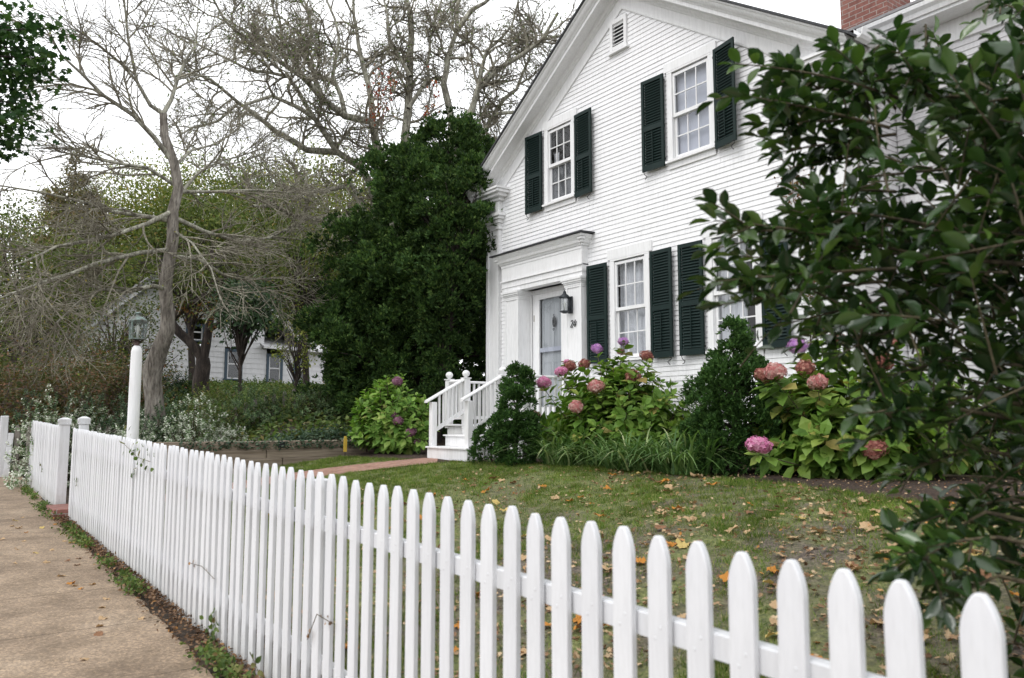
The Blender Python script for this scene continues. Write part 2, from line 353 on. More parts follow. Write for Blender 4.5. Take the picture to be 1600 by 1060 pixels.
gz = lambda x, y: float(ground_z(x, y))

def sheet(xs, ys, zf, name, mat, keep=None, kind='structure', parent=None):
    X, Y = np.meshgrid(xs, ys); Z = zf(X, Y); n, m = X.shape
    i = np.arange((n-1)*m).reshape(n-1, m)[:, :-1]
    q = np.stack([i, i+1, i+m+1, i+m], -1).reshape(-1, 4)
    V = np.stack([X, Y, Z], -1).reshape(-1, 3)
    if keep is not None:
        k = keep(X, Y).ravel(); q = q[k[q].all(1)]
    o = MB().add(V, quad=q).build(name, mat)
    return tag(o, kind=kind)
def hn(X, Y, s=1.0):   # cheap smooth pseudo noise
    return (np.sin(X*1.7*s+1.3)*np.cos(Y*2.1*s+.4)+.6*np.sin(X*4.3*s+Y*3.1*s)+.4*np.cos(X*8.9*s-Y*7.7*s+2))/2

xs = np.unique(np.concatenate([np.linspace(-900,-60,30), np.linspace(-60,-24,40), np.arange(-24,4,.14), np.linspace(4,40,40), np.linspace(40,900,25)]))
ys = np.unique(np.concatenate([np.linspace(-900,-20,25), np.linspace(-20,-1.6,20), np.arange(-1.6,14,.14), np.linspace(14,60,40), np.linspace(60,900,25)]))
def gfun(X, Y):
    z = ground_z(X, Y)-.012+.018*hn(X, Y, 1.5)*((Y > 1.9)|(X < -21.5))
    return np.where((Y < -2.0), np.minimum(z, base(X)-.15), z)
sheet(xs, ys, gfun, 'ground', M['soil'])
# lawn
def lawn_edge(X):
    return np.interp(X, [-13.9,-11.6,-9.95,-9.5,-8.2,-6.0,-4.6,-3.5,0,4], [6.15,6.35,6.55,6.9,7.1,6.85,6.6,6.35,6.2,6.1])
ly = np.arange(1.95, 7.4, .09)
sheet(np.arange(-13.86, 4.0, .09), ly, lambda X, Y: ground_z(X, Y)+.012+.012*hn(X, Y, 1.5), 'lawn', M['lawn'], lambda X, Y: Y < lawn_edge(X)+.12*hn(X, Y, 2))
# mulch bed along the house
sheet(np.arange(-13.8, 4.0, .1), np.arange(5.9, 9.3, .1), lambda X, Y: ground_z(X, Y)+.004+.03*sm((Y-lawn_edge(X))/.4)+.012*hn(X, Y, 3), 'mulch_bed', M['mulch'], lambda X, Y: Y > lawn_edge(X)-.35)
# sidewalk
def walk_edge(X): return np.interp(X, [-24,-21.5,-20,-17,-13,-10,-5.6,-4.8,4], [1.2,1.42,1.66,1.70,1.46,1.46,1.42,1.39,1.34])
sx = np.arange(-21.5, 8, .12)
sx = np.arange(-21.5, 8, .05); nt_ = 12
Vs = [(x, -1.35+(float(walk_edge(x))+.012*math.sin(x*9)+.008*math.sin(x*23+1)+1.35)*k/(nt_-1), float(base(x))+.012) for x in sx for k in range(nt_)]
Vs += [(x, float(walk_edge(x))+.012*math.sin(x*9)+.008*math.sin(x*23+1)+.006, float(base(x))-.03) for x in sx]
ns_ = len(sx); q = [(i*nt_+k, (i+1)*nt_+k, (i+1)*nt_+k+1, i*nt_+k+1) for i in range(ns_-1) for k in range(nt_-1)]
q += [(i*nt_+nt_-1, (i+1)*nt_+nt_-1, ns_*nt_+i+1, ns_*nt_+i) for i in range(ns_-1)]
tag(MB().add(Vs, quad=q).build('sidewalk', M['walk']), kind='structure')
mbk = MB(); mbk.prism([(0,0),(.15,0),(.15,.16),(0,.16)], (-60, -1.52, base(-60.)-.15), (20, -1.52, base(20.)-.15), (0,1,0), (0,0,1))
tag(mbk.build('kerb', M['kerb']), kind='structure')
sheet(np.linspace(-60, 20, 40), np.array([-9.5,-1.53]), lambda X, Y: base(X)-.12, 'road', M['asphalt'])
# brick path from gate to steps
pc = np.array([(-12.5,1.80),(-12.45,2.8),(-12.3,3.9),(-11.9,5.0),(-11.3,5.9),(-10.87,6.58)])
tt = np.linspace(0, 5, 60); cx = np.interp(tt, range(6), pc[:,0]); cy = np.interp(tt, range(6), pc[:,1])
ker = np.ones(7)/7
cxs = np.convolve(np.pad(cx,3,'edge'), ker, 'valid'); cys = np.convolve(np.pad(cy,3,'edge'), ker, 'valid')
dx = np.gradient(cxs); dy = np.gradient(cys); ln = np.hypot(dx, dy); nx, ny = -dy/ln, dx/ln
V = []; 
for i in range(60):
    for k in range(7):
        o_ = (k/6-.5)*.92; x = cxs[i]+nx[i]*o_; y = cys[i]+ny[i]*o_
        V.append((x, y, gz(x, y)+.024))
q = [(i*7+k, i*7+k+1, i*7+k+8, i*7+k+7) for i in range(59) for k in range(6)]
tag(MB().add(V, quad=q).build('path', M['pathbrick']), kind='structure')

# ------------------------------------------------------------------ the white house
HX0, HX1, HY = -13.05, -5.25, 9.0; HC = -9.15
SL = .67
def zin(X): return 8.41-SL*abs(X-HC)
house = empty('white_house', (HC, HY, .9), 'white clapboard house with a tall front gable, dark green shutters and a pilastered doorway', 'house')
def part(mb, name, mat, parent=house, smooth=False, label=None):
    o = local(mb, house).build(name, mat, parent, smooth)
    if label: o['label'] = label
    return o
LOW = [(-9.41,-8.72,2.53,4.11), (-7.39,-6.67,2.53,4.11)]
UPW = [(-11.13,-10.47,5.50,6.85), (-8.08,-7.37,5.50,6.85)]
CAS = .115
holes = [(a-CAS,b+CAS,c-.14,d+.05) for a,b,c,d in LOW+UPW]+[(-12.40,-10.07,1.40,4.60), (-9.37,-9.10,7.75,8.22)]
def clap(mb, x0, x1, z, h, y, lip=.017, axis='y', sgn=-1):
    """one clapboard: a wedge, thick lower edge"""
    a = y+sgn*lip; b = y+sgn*.004
    if axis == 'y': V = [(x0,a,z),(x1,a,z),(x1,b,z+h),(x0,b,z+h),(x0,y+.03*-sgn,z),(x1,y+.03*-sgn,z)]
    else: V = [(a,x0,z),(a,x1,z),(b,x1,z+h),(b,x0,z+h),(y+.03*-sgn,x0,z),(y+.03*-sgn,x1,z)]
    mb.add(V, quad=[(0,1,2,3),(4,5,1,0)] if sgn < 0 else [(3,2,1,0),(0,1,5,4)])
mb = MB(); z = 1.36; E = .0755
cr = random.Random(3)
while z < 8.40:
    hw = min(3.62, (8.43-z)/SL)
    x0, x1 = max(HC-hw, -12.80), min(HC+hw, -5.50)
    segs = [(x0, x1)]
    for a,b,c,d in holes:
        if z >= c and z+E <= d:
            ns = []
            for s0, s1 in segs:
                if b <= s0 or a >= s1: ns.append((s0, s1)); continue
                if a > s0: ns.append((s0, a))
                if b < s1: ns.append((b, s1))
            segs = ns
    for s0, s1 in segs:
        if s1-s0 < .01: continue
        # butt joints so boards are not endless
        cuts = [s0]
        while s1-cuts[-1] > 3.2: cuts.append(cuts[-1]+cr.uniform(1.2, 3.0))
        cuts.append(s1)
        for k in range(len(cuts)-1):
            clap(mb, cuts[k]+(.0015 if k else 0), cuts[k+1], z+cr.uniform(-.0012,.0012), E+.004, HY, .0145+cr.uniform(-.0015,.0025))
    z += E
part(mb, 'clapboard_siding', M['siding'])
# side walls, back and backing
mb = MB()
mb.add([(HX0+.1,HY+.05,.8),(HX0+.1,17.6,.8),(HX0+.1,17.6,6.2),(HX0+.1,HY+.05,6.2)], quad=[(0,1,2,3)])
mb.add([(HX0+.1,17.6,.8),(HX1-.1,17.6,.8),(HX1-.1,17.6,6.1),(HC,17.6,8.7),(HX0+.1,17.6,6.1)], ngon=[[0,1,2,3,4]])
part(mb, 'rear_wall', M['siding'])
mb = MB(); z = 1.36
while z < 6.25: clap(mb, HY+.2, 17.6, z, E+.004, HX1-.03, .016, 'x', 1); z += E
part(mb, 'side_siding', M['shaded_wall'])
part(MB().box(-12.95,-5.35,HY+.02,17.5,.7,1.34), 'foundation', M['kerb'])
part(MB().box(-12.72,-5.6,HY-.03,HY+.05,1.20,1.355), 'water_table', M['trim'])

def molding(mb, p0, p1, prof, U=(0,-1,0), W=(0,0,1)): mb.prism(prof, p0, p1, U, W)
# raking cornice (vertical cut profile so both sides mitre at the ridge)
PR = [(0,-.03),(.035,-.03),(.04,.0),(.04,.19),(.055,.20),(.065,.225),(.085,.235),(.10,.27),(.115,.29),(.30,.295),(.30,.355),(.315,.362),(.33,.385),(.36,.40),(.385,.43),(.40,.465),(.425,.475),(.43,.50),(0,.50)]
for sgn in (-1, 1):
    mb = MB(); ex = HC+sgn*4.16
    mb.prism(PR, (HC, HY, 8.41), (ex, HY, 8.41-SL*4.16), (0,-1,0), (0,0,1))
    part(mb, 'rake_cornice', M['trim'])
# roof slabs
rf = MB()
for sgn in (-1, 1):
    ex = HC+sgn*4.24; zr = 8.41+.505; ze = zr-SL*4.24
    for j in range(1):
        V = [(HC,HY-.46,zr),(ex,HY-.46,ze),(ex,17.9,ze),(HC,17.9,zr),(HC,HY-.46,zr+.035),(ex,HY-.46,ze+.035),(ex,17.9,ze+.035),(HC,17.9,zr+.035)]
        rf.add(V, quad=[(0,1,2,3),(4,7,6,5),(0,4,5,1),(1,5,6,2),(2,6,7,3)])
roof = part(rf, 'roof', M['roof'])
# cornice returns, entablature blocks, capitals and pilasters at both corners
def corner(sgn):
    xo = HC+sgn*3.9
    def X(a, b): return (xo-sgn*a, xo-sgn*b) if sgn > 0 else (xo+a, xo+b)
    def bx(mb, a, b, y0, z0, z1):
        p, q_ = sorted((xo-sgn*a, xo-sgn*b)); mb.box(p, q_, y0, HY+.06, z0, z1)
    mb = MB()
    bx(mb, -.26, .72, 8.66, 6.045, 6.085); bx(mb, -.23, .69, 8.69, 5.99, 6.042); bx(mb, -.17, .62, 8.76, 5.93, 5.987); bx(mb, -.10, .52, 8.85, 5.87, 5.927)
    bx(mb, -.02, .44, 8.895, 5.62, 5.867)
    bx(mb, -.12, .56, 8.82, 5.555, 5.617); bx(mb, -.10, .52, 8.85, 5.50, 5.552); bx(mb, -.05, .47, 8.88, 5.43, 5.497)
    bx(mb, -.01, .435, 8.905, 5.33, 5.427); bx(mb, -.03, .455, 8.89, 5.30, 5.327)
    part(mb, 'corner_entablature', M['trim'])
    mb = MB()   # pilaster with a sunk panel
    p0, p1 = sorted((xo, xo-sgn*.425)); yf = 8.91
    mb.box(p0, p1, yf+.025, HY+.06, 1.22, 5.297)
    mb.box(p0, p0+.07, yf, yf+.023, 1.22, 5.297); mb.box(p1-.07, p1, yf, yf+.023, 1.22, 5.297)
    for a, b in ((1.22,1.5),(5.20,5.297),(4.55,4.58) if 0 else (5.19,5.197)): mb.box(p0+.072, p1-.072, yf+.002, yf+.023, a, b)
    part(mb, 'corner_pilaster', M['trim'])
corner(-1); corner(1)
part(MB().box(HX1-.13,HX1-.003,HY+.062,HY+.24,1.22,5.985), 'corner_board', M['trim'])
# right eave: soffit, fascia, gutter running back
mb = MB()
mb.prism([(0,0),(.30,0),(.30,.14),(.0,.14)], (HX1,HY+.06,5.99), (HX1,17.8,5.99), (1,0,0), (0,0,1))
part(mb, 'eave_box', M['trim'])
mb = MB(); mb.prism([(0,0),(.07,-.0),(.10,.03),(.12,.11),(.11,.115),(.09,.04),(.02,.02),(.0,.12)], (HX1+.305,HY-.3,6.07), (HX1+.305,17.8,6.07), (1,0,0), (0,0,1))
part(mb, 'gutter', M['trim'])
# gable vent
vt = part(MB().box(-9.43,-9.37,HY-.05,HY+.02,7.70,8.25).box(-9.10,-9.04,HY-.05,HY+.02,7.70,8.25).box(-9.368,-9.102,HY-.048,HY+.02,8.18,8.25).box(-9.368,-9.102,HY-.048,HY+.02,7.72,7.78).box(-9.47,-9.0,HY-.075,HY+.01,7.66,7.698), 'gable_vent', M['trim'])
mb = MB()
for k in range(6):
    zz = 7.80+k*.063; mb.prism([(0,0),(.035,-.03),(.04,-.022),(.005,.012)], (-9.366,HY-.005,zz+.03), (-9.104,HY-.005,zz+.03), (0,-1,0), (0,0,1))
part(mb, 'louvre', M['trim'], vt)
part(MB().box(-9.366,-9.104,HY+.021,HY+.028,7.78,8.18), 'vent_backing', M['black'], vt)

def window(x0, x1, z0, z1, kind, Y=HY, headw=.055, yscr=None):
    c = .10; hd = .17 if kind.startswith('low') else .14
    mb = MB()
    mb.box(x0-c, x0, Y-.042, Y+.03, z0-.02, z1+.02).box(x1, x1+c, Y-.042, Y+.03, z0-.02, z1+.02)
    mb.box(x0-c-.0, x1+c+.0, Y-.044, Y+.03, z1+.022, z1+.05)
    mb.box(x0-c-headw, x1+c+headw, Y-.046, Y+.01, z1+.052, z1+.05+hd)
    w = part(mb, 'window', M['trim'])
    part(MB().box(x0-c-.02, x1+c+.02, Y-.085, Y+.03, z0-.058, z0-.022).box(x0-c, x1+c, Y-.035, Y+.02, z0-.15, z0-.06), 'sill', M['trim'], w)
    zm = (z0+z1)/2+.0
    # blind stops / jambs
    def sash(za, zb, yf, label):
        mb = MB(); s = .042; th = .032
        mb.box(x0+.004, x0+s, yf, yf+th, za, zb).box(x1-s, x1-.004, yf, yf+th, za, zb)
        mb.box(x0+s+.001, x1-s-.001, yf+.001, yf+th, za, za+.055).box(x0+s+.001, x1-s-.001, yf+.001, yf+th, zb-.045, zb)
        iw = (x1-x0-2*s); ih = zb-za-.10
        for k in (1, 2):
            xx = x0+s+iw*k/3; mb.box(xx-.0075, xx+.0075, yf+.004, yf+th-.006, za+.056, zb-.046)
        zz = za+.055+ih*.5; 
        for k in range(3):
            a = x0+s+iw*k/3+(.0095 if k else 0); b = x0+s+iw*(k+1)/3-(.0095 if k < 2 else 0)
            mb.box(a+.0005, b-.0005, yf+.005, yf+th-.007, zz-.009, zz+.009)
        o = part(mb, 'sash', M['trim'], w)
    sash(zm-.02, z1, Y-.02, 'u'); sash(z0, zm+.018, Y+.018, 'l')
    for (yy, za, zb) in ((Y-.003, zm+.03, z1-.04), (Y+.035, z0+.05, zm-.02)):
        part(MB().add([(x0+.04,yy,za),(x1-.04,yy,za),(x1-.04,yy,zb),(x0+.04,yy,zb)], quad=[(0,1,2,3)]), 'pane', M['glass'], w)
    # room lining
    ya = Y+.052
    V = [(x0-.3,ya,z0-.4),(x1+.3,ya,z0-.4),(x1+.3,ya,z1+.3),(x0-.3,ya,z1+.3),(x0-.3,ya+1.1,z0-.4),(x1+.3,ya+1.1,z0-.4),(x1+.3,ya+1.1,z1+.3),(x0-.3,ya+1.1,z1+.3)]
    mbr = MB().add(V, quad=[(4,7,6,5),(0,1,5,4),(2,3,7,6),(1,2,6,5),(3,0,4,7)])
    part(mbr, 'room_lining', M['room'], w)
    if kind in ('low', 'low2'):
        mb = MB()
        def drape(a, b, y, nf, amp=.018):
            n = 90; xx = np.linspace(a, b, n); yy = y+amp*np.sin((xx-a)/(b-a)*nf*2*pi+.8*np.sin(xx*9))+.006*np.sin(xx*90)
            V = np.concatenate([np.stack([xx, yy, np.full(n, z1+.0)],-1), np.stack([xx, yy*1.0+.01*np.sin(xx*30), np.full(n, z0-.02)],-1)])
            mb.add(V, quad=[(i, i+1, n+i+1, n+i) for i in range(n-1)])
        if kind == 'low': drape(x0-.02, x1+.02, Y+.12, 6)
        else: drape(x0-.02, x0+.47, Y+.12, 5); drape(x0+.60, x1+.03, Y+.13, 1.2)
        part(mb, 'curtain', M['curtain'], w, True)
    elif kind == 'blind':
        part(MB().box(x0+.0, x1-.0, Y+.085, Y+.09, z0, z1), 'blind', M['blind'], w)
    elif kind == 'dark':
        part(MB().box(x0-.0, x0+.14, Y+.12, Y+.13, z0, z1-.4), 'curtain', M['curtain'], w)
        part(MB().box(x0+.02, x1-.02, Y+.053, Y+.055, z0+.02, zm), 'insect_screen', M['screen'], w)
    # inner jamb reveal
    part(MB().box(x0-.012,x0-.001,Y+.032,Y+.05,z0-.02,z1).box(x1+.001,x1+.012,Y+.032,Y+.05,z0-.02,z1), 'jamb', M['trim'], w)
    return w
window(*LOW[0], 'low'); window(*LOW[1], 'low2'); window(*UPW[0], 'dark'); window(*UPW[1], 'blind')

def shutter(xa, xb, z0, z1, hinge, ang=3.0, opened=False, label=None):
    """louvred shutter hinged at x = hinge, standing a little off the wall"""
    w = xb-xa; h = z1-z0; st = .048; t = .032
    def xf(mb):
        a = radians(ang); hx = hinge; sg = 1 if hinge == xa else -1
        R = lambda p: p
        out = []
        for v in mb.v:
            v = v.copy(); u = v[:,0]; d = v[:,1]
            X = hx+sg*(u*cos(a))-sg*d*sin(a)*0+0*d; Yv = HY-.058-u*sin(a)-d*cos(a)
            out.append(np.stack([X, Yv, v[:,2]+z0], -1))
        mb.v = out; return mb
    # local: u along width from hinge, d outward, z up
    f = MB(); zmid = h*.46
    for (a,b,c,d) in ((0,st,0,h),(w-st,w,0,h)): f.box(a,b,0,t,c,d)
    for (c,d) in ((0,.095),(zmid-.04,zmid+.04),(h-.06,h)): f.box(st+.001,w-st-.001,.0015,t-.0015,c,d)
    s = part(xf(f), 'shutter', M['green'], label=label)
    lv = MB()
    for (c,d,tilt) in ((.10,zmid-.045,.55 if not opened else 1.25),(zmid+.045,h-.065,.55)):
        n = int((d-c)/.043)
        for k in range(n):
            zz = c+(k+.5)*(d-c)/n; ty = .021*cos(tilt)*1.0; tz = .021
            lv.add([(st-.002,.004,zz+tz),(w-st+.002,.004,zz+tz),(w-st+.002,.028,zz-tz*.75),(st-.002,.028,zz-tz*.75),(st-.002,.001,zz+tz-.004),(w-st+.002,.001,zz+tz-.004),(w-st+.002,.024,zz-tz*.75-.004),(st-.002,.024,zz-tz*.75-.004)],
                   quad=[(0,1,2,3),(7,6,5,4),(3,2,6,7),(0,4,5,1)])
    part(xf(lv), 'louvre', M['green'], s)
    part(xf(MB().box(w/2-.007,w/2+.007,.031,.042,.13,zmid-.06)), 'tilt_rod', M['green'], s)
    part(xf(MB().box(st,w-st,-.006,-.004,.05,h-.03)), 'shutter_backing', M['black'], s)
    # S shaped holdback under the free corner
    xh = w-.06
    pts = [(xh+.03*sin(k/11*2*pi*1.05), .03+.012*cos(k), .01-.012*k) for k in range(12)]
    part(xf(MB().tube(pts, .006, 5)), 'holdback', M['iron'], s, True)
    part(xf(MB().box(-.022,.03,.008,.02,.10,.13).box(-.022,.03,.008,.02,h-.12,h-.09)), 'hinge', M['iron'], s)
    return s
shutter(-10.01,-9.555,2.47,4.13,-9.555); shutter(-8.565,-8.11,2.47,4.13,-8.565); shutter(-7.97,-7.535,2.47,4.13,-7.535); shutter(-6.535,-6.10,2.47,4.13,-6.535)
shutter(-11.73,-11.27,5.40,6.89,-11.27, opened=True); shutter(-10.325,-9.87,5.40,6.89,-10.325)
shutter(-8.665,-8.22,5.42,6.90,-8.22, opened=True); shutter(-7.235,-6.79,5.40,6.89,-7.235, ang=12)

# ---- doorway surround
YS = 8.84
mb = MB()     # crown of the entablature
CR = [(0,0),(.02,0),(.035,.03),(.06,.045),(.075,.09),(.105,.13),(.125,.165),(.125,.18),(0,.18)]
mb.box(-12.42,-10.07,YS,HY+.02,4.505,4.69)
n0 = len(CR)
molding(mb, (-12.44,YS-.001,4.505), (-10.05,YS-.001,4.505), CR)
mb.prism(CR, (-10.069,YS-.0,4.505), (-10.069,HY,4.505), (1,0,0), (0,0,1))
mb.prism(CR, (-12.421,YS-.0,4.505), (-12.421,HY,4.505), (-1,0,0), (0,0,1))
# mitred corner blocks
for (sx_, xx) in ((1,-10.069),(-1,-12.421)):
    for (u, zz0, zz1) in ((.03,4.507,4.545),(.065,4.547,4.595),(.10,4.597,4.64),(.123,4.642,4.684)):
        a, b = sorted((xx, xx+sx_*u)); mb.box(a, b, YS-u, YS+.002, zz0, zz1)
door = part(mb, 'door_surround', M['trim'])
part(MB().prism([(0,0),(2.72,0),(2.72,.0),(2.72,.022),(0,.022)], (-12.61,HY,4.70), (-12.61,HY-.325,4.688), (1,0,0), (0,0,1)), 'hood_flashing', M['black'], door)
mb = MB()     # frieze and architrave
mb.box(-12.42,-10.07,YS,HY+.02,4.20,4.503)
mb.box(-12.44,-10.05,YS-.022,YS-.0005,4.175,4.197).box(-12.425,-10.065,YS-.010,YS-.0005,4.455,4.50)
mb.box(-12.42,-10.07,YS+.006,HY+.02,4.075,4.173).box(-12.425,-10.065,YS-.004,HY+.02,4.062,4.073).box(-12.415,-10.075,YS+.012,HY+.02,3.975,4.06)
part(mb, 'entablature', M['trim'], door)
for (a, b) in ((-12.33,-11.87),(-10.53,-10.08)):
    mb = MB()
    mb.box(a+.012,b-.012,YS+.01,9.16,1.47,3.80)
    # shallow pilaster frame
    mb.box(a+.012,a+.075,YS,YS+.0085,1.60,3.80).box(b-.075,b-.012,YS,YS+.0085,1.60,3.80)
    mb.box(a-.01,b+.01,YS-.01,9.15,1.465,1.60)
    mb.box(a+.004,b-.004,YS-.004,9.15,3.802,3.83).box(a-.0,b+.0,YS-.008,9.15,3.832,3.87)
    mb.box(a-.012,b+.012,YS-.022,9.15,3.872,3.895).box(a-.028,b+.028,YS-.040,9.15,3.897,3.93).box(a-.042,b+.042,YS-.055,9.15,3.932,3.973)
    part(mb, 'pilaster', M['trim'], door)
YD = 9.17
# recess ceiling, jambs, sidelights
mb = MB(); mb.box(-11.88,-10.52,YD-.03,YD+.04,3.89,3.973)
mb.box(-11.868,-11.835,YD-.05,YD+.05,1.47,3.888).box(-11.80,-11.775,YD-.04,YD+.05,1.47,3.888).box(-10.72,-10.695,YD-.04,YD+.05,1.47,3.888).box(-10.66,-10.53,YD-.05,YD+.05,1.47,3.888)
for zz in (2.10,2.62,3.14,3.66):
    mb.box(-11.834,-11.801,YD-.02,YD+.02,zz,zz+.03).box(-10.694,-10.661,YD-.02,YD+.02,zz,zz+.03)
part(mb, 'door_frame', M['trim'], door)
part(MB().box(-11.835,-11.80,YD+.005,YD+.01,1.5,3.88).box(-10.695,-10.66,YD+.005,YD+.01,1.5,3.88), 'sidelight', M['black'], door)
mb = MB()     # storm door
sx0, sx1 = -11.773, -10.722
mb.box(sx0,-11.625,YD-.035,YD+.0,1.50,3.885).box(-10.985,sx1,YD-.035,YD+.0,1.50,3.885)
mb.box(-11.624,-10.986,YD-.034,YD,3.785,3.885).box(-11.624,-10.986,YD-.034,YD,1.50,1.78)
sd = part(mb, 'storm_door', M['trim'])
part(MB().add([(-11.623,YD-.021,1.785),(-10.987,YD-.021,1.785),(-10.987,YD-.021,3.782),(-11.623,YD-.021,3.782)], quad=[(0,1,2,3)]), 'pane', M['lglass'], sd)
part(MB().box(-11.622,-10.988,YD-.019,YD-.010,2.79,2.87), 'middle_rail', M['blind'], sd)
idr = MB().box(-11.62,-10.99,YD+.03,YD+.05,1.6,3.8)
for (a,b,c,d) in ((-11.56,-11.35,1.75,2.6),(-11.26,-11.05,1.75,2.6),(-11.56,-11.35,2.8,3.7),(-11.26,-11.05,2.8,3.7)):
    idr.box(a,a+.012,YD+.024,YD+.029,c,d).box(b-.012,b,YD+.024,YD+.029,c,d).box(a+.0125,b-.0125,YD+.024,YD+.029,c,c+.012).box(a+.0125,b-.0125,YD+.024,YD+.029,d-.012,d)
inner = part(idr, 'front_door', M['inner_door'])
mb = MB()     # oval knocker ornament
kx, kz = -11.22, 3.33
mb.lathe((0,0,0), [(.0,-.1),(.03,-.09),(.048,-.04),(.052,.02),(.04,.07),(.018,.10),(.0,.11)], 14)
mb.v = [np.stack([v[:,0]+kx, v[:,1]*.35+YD-.004+.0, v[:,2]+kz],-1) for v in mb.v]
mb.tube([(kx+.02*sin(t), YD-.015, kz-.14+.02*cos(t)) for t in np.linspace(0,6.28,10)], .007, 5)
mb.tube([(kx+.012*sin(t), YD-.012, kz+.125+.014*cos(t)) for t in np.linspace(0,6.28,8)], .005, 5)
part(mb, 'knocker', M['iron'], inner, True)
mb = MB(); mb.tube([(-10.93,YD-.035,2.575),(-10.93,YD-.085,2.575),(-10.85,YD-.09,2.572)], .009, 6); mb.lathe((-10.80,YD-.06,2.56), [(.004,0),(.02,.008),(.02,.028),(.004,.036)], 10)
part(mb, 'handle', M['brass'], sd, True)
part(MB().box(-11.779,-11.765,YD-.042,YD-.036,3.38,3.50).box(-11.779,-11.765,YD-.042,YD-.036,2.35,2.47), 'hinge', M['brass'], sd)
# numerals 24
def arc(cx_, cz_, r, a0, a1, n=9, ez=1.0): return [(cx_+r*cos(radians(a0+(a1-a0)*k/(n-1))), cz_+ez*r*sin(radians(a0+(a1-a0)*k/(n-1)))) for k in range(n)]
def stroke(mb, pts, ox, oz, s, r=.0075): mb.tube([(ox+(x+.22*z_)*s, YS-.007, oz+z_*s) for x, z_ in pts], r, 6)
mb = MB(); S_ = .125
two = arc(.22,.72,.2,170,-25)+[(.25,.30),(.05,.06)]+[(.02,.0),(.12,.05),(.25,.0),(.42,.0),(.5,.08)]
stroke(mb, two, -10.375, 3.12, S_)
stroke(mb, [(.28,.95),(.06,.30),(.0,.22),(.2,.24),(.55,.26)], -10.30, 3.12, S_); stroke(mb, [(.52,.72),(.34,.0)], -10.30, 3.12, S_)
part(mb, 'house_number', M['iron'], smooth=True)

# ---- rear addition to the right, chimney
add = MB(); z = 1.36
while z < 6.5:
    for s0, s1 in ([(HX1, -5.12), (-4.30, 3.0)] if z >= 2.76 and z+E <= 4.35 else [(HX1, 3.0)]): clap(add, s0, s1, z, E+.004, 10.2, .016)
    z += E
part(add, 'addition_siding', M['shaded_wall'])
mb = MB(); mb.box(-5.5,3.2,9.84,10.25,6.56,6.60); mb.prism([(0,0),(.03,0),(.05,.05),(.09,.09),(.10,.14),(0,.14)], (-5.5,9.84,6.60),(3.2,9.84,6.60),(0,-1,0),(0,0,1)); mb.box(-5.24,3.0,10.16,10.22,6.28,6.558)
part(mb, 'addition_cornice', M['trim'])
rf = MB(); rf.add([(-6.2,9.74,6.75),(3.3,9.74,6.75),(3.3,13.4,8.7),(-7.6,13.4,8.7),(-6.2,9.74,6.79),(3.3,9.74,6.79),(3.3,13.4,8.74),(-7.6,13.4,8.74)], quad=[(0,3,2,1),(4,5,6,7),(0,1,5,4),(1,2,6,5)])
rf.add([(3.3,13.4,8.74),(3.3,17,6.6),(-7.6,17,6.6),(-7.6,13.4,8.74)], quad=[(0,1,2,3)])
part(rf, 'addition_roof', M['greyshingle'])
w5 = window(-5.02,-4.40,2.9,4.30,'dark', 10.2)
part(MB().box(2.9,3.05,10.2,17,1.0,6.6), 'addition_end_wall', M['siding'])
ch = part(MB().box(-6.45,-5.72,11.0,11.7,6.4,8.9).box(-6.49,-5.68,10.96,11.74,8.55,8.70), 'chimney', M['brick'], roof)
# a wisp of vine creeping on the corner is a plant of its own (below)

# ------------------------------------------------------------------ entrance steps
st = empty('entrance_steps', (-10.89, 6.6, .9), 'white painted wooden steps and railed landing leading up to the front door', 'steps')
def sp_(mb, name, mat=M['stairs'], parent=st, smooth=False): return local(mb, st).build(name, mat, parent, smooth)
sp_(MB().box(-11.38,-10.20,6.62,9.0,.80,1.085), 'riser'); sp_(MB().bbox(-11.40,-10.18,6.59,7.0,1.087,1.112,.006), 'tread')
sp_(MB().box(-11.36,-10.36,6.95,7.3,1.114,1.27), 'riser'); sp_(MB().bbox(-11.40,-10.34,6.92,7.32,1.272,1.297,.006), 'tread')
sp_(MB().box(-11.36,-10.36,7.28,7.4,1.299,1.435), 'riser')
sp_(MB().bbox(-12.02,-9.74,7.32,8.9,1.437,1.465,.006), 'landing_floor')
sp_(MB().box(-11.98,-11.42,7.37,8.9,1.12,1.435), 'landing_skirt'); sp_(MB().box(-10.32,-9.78,7.37,8.9,1.12,1.435), 'landing_skirt')
def lattice(x0, x1, y0, y1, n):
    lat = MB().box(x0-.004, x1+.004, y0-.004, y1+.004, 1.085, 1.117).box(x0-.004, x1+.004, y0-.004, y1+.004, .88, .905)
    for k in range(n):
        f = (k+.5)/n; xx = x0+(x1-x0)*f; yy = y0+(y1-y0)*f
        lat.box(xx-.015 if x1-x0 > .1 else x0, xx+.015 if x1-x0 > .1 else x1, yy-.015 if y1-y0 > .1 else y0, yy+.015 if y1-y0 > .1 else y1, .86, 1.116)
    sp_(lat, 'lattice')
lattice(-9.785, -9.765, 7.42, 8.88, 15); lattice(-10.18, -9.80, 7.38, 7.395, 5); lattice(-11.96, -11.42, 7.38, 7.395, 6)
def newel(x, y, z0, z1, ball=True, w=.11):
    o = sp_(MB().bbox(x-w/2,x+w/2,y-w/2,y+w/2,z0,z1,.008), 'newel_post')
    if ball:
        c = MB().box(x-w/2-.012,x+w/2+.012,y-w/2-.012,y+w/2+.012,z1+.001,z1+.02)
        c.lathe((x,y,z1+.02), [(.02,0),(.03,.012),(.055,.035),(.066,.062),(.066,.078),(.055,.104),(.03,.122),(.008,.128)], 8)
        sp_(c, 'ball_cap', parent=o)
    return o
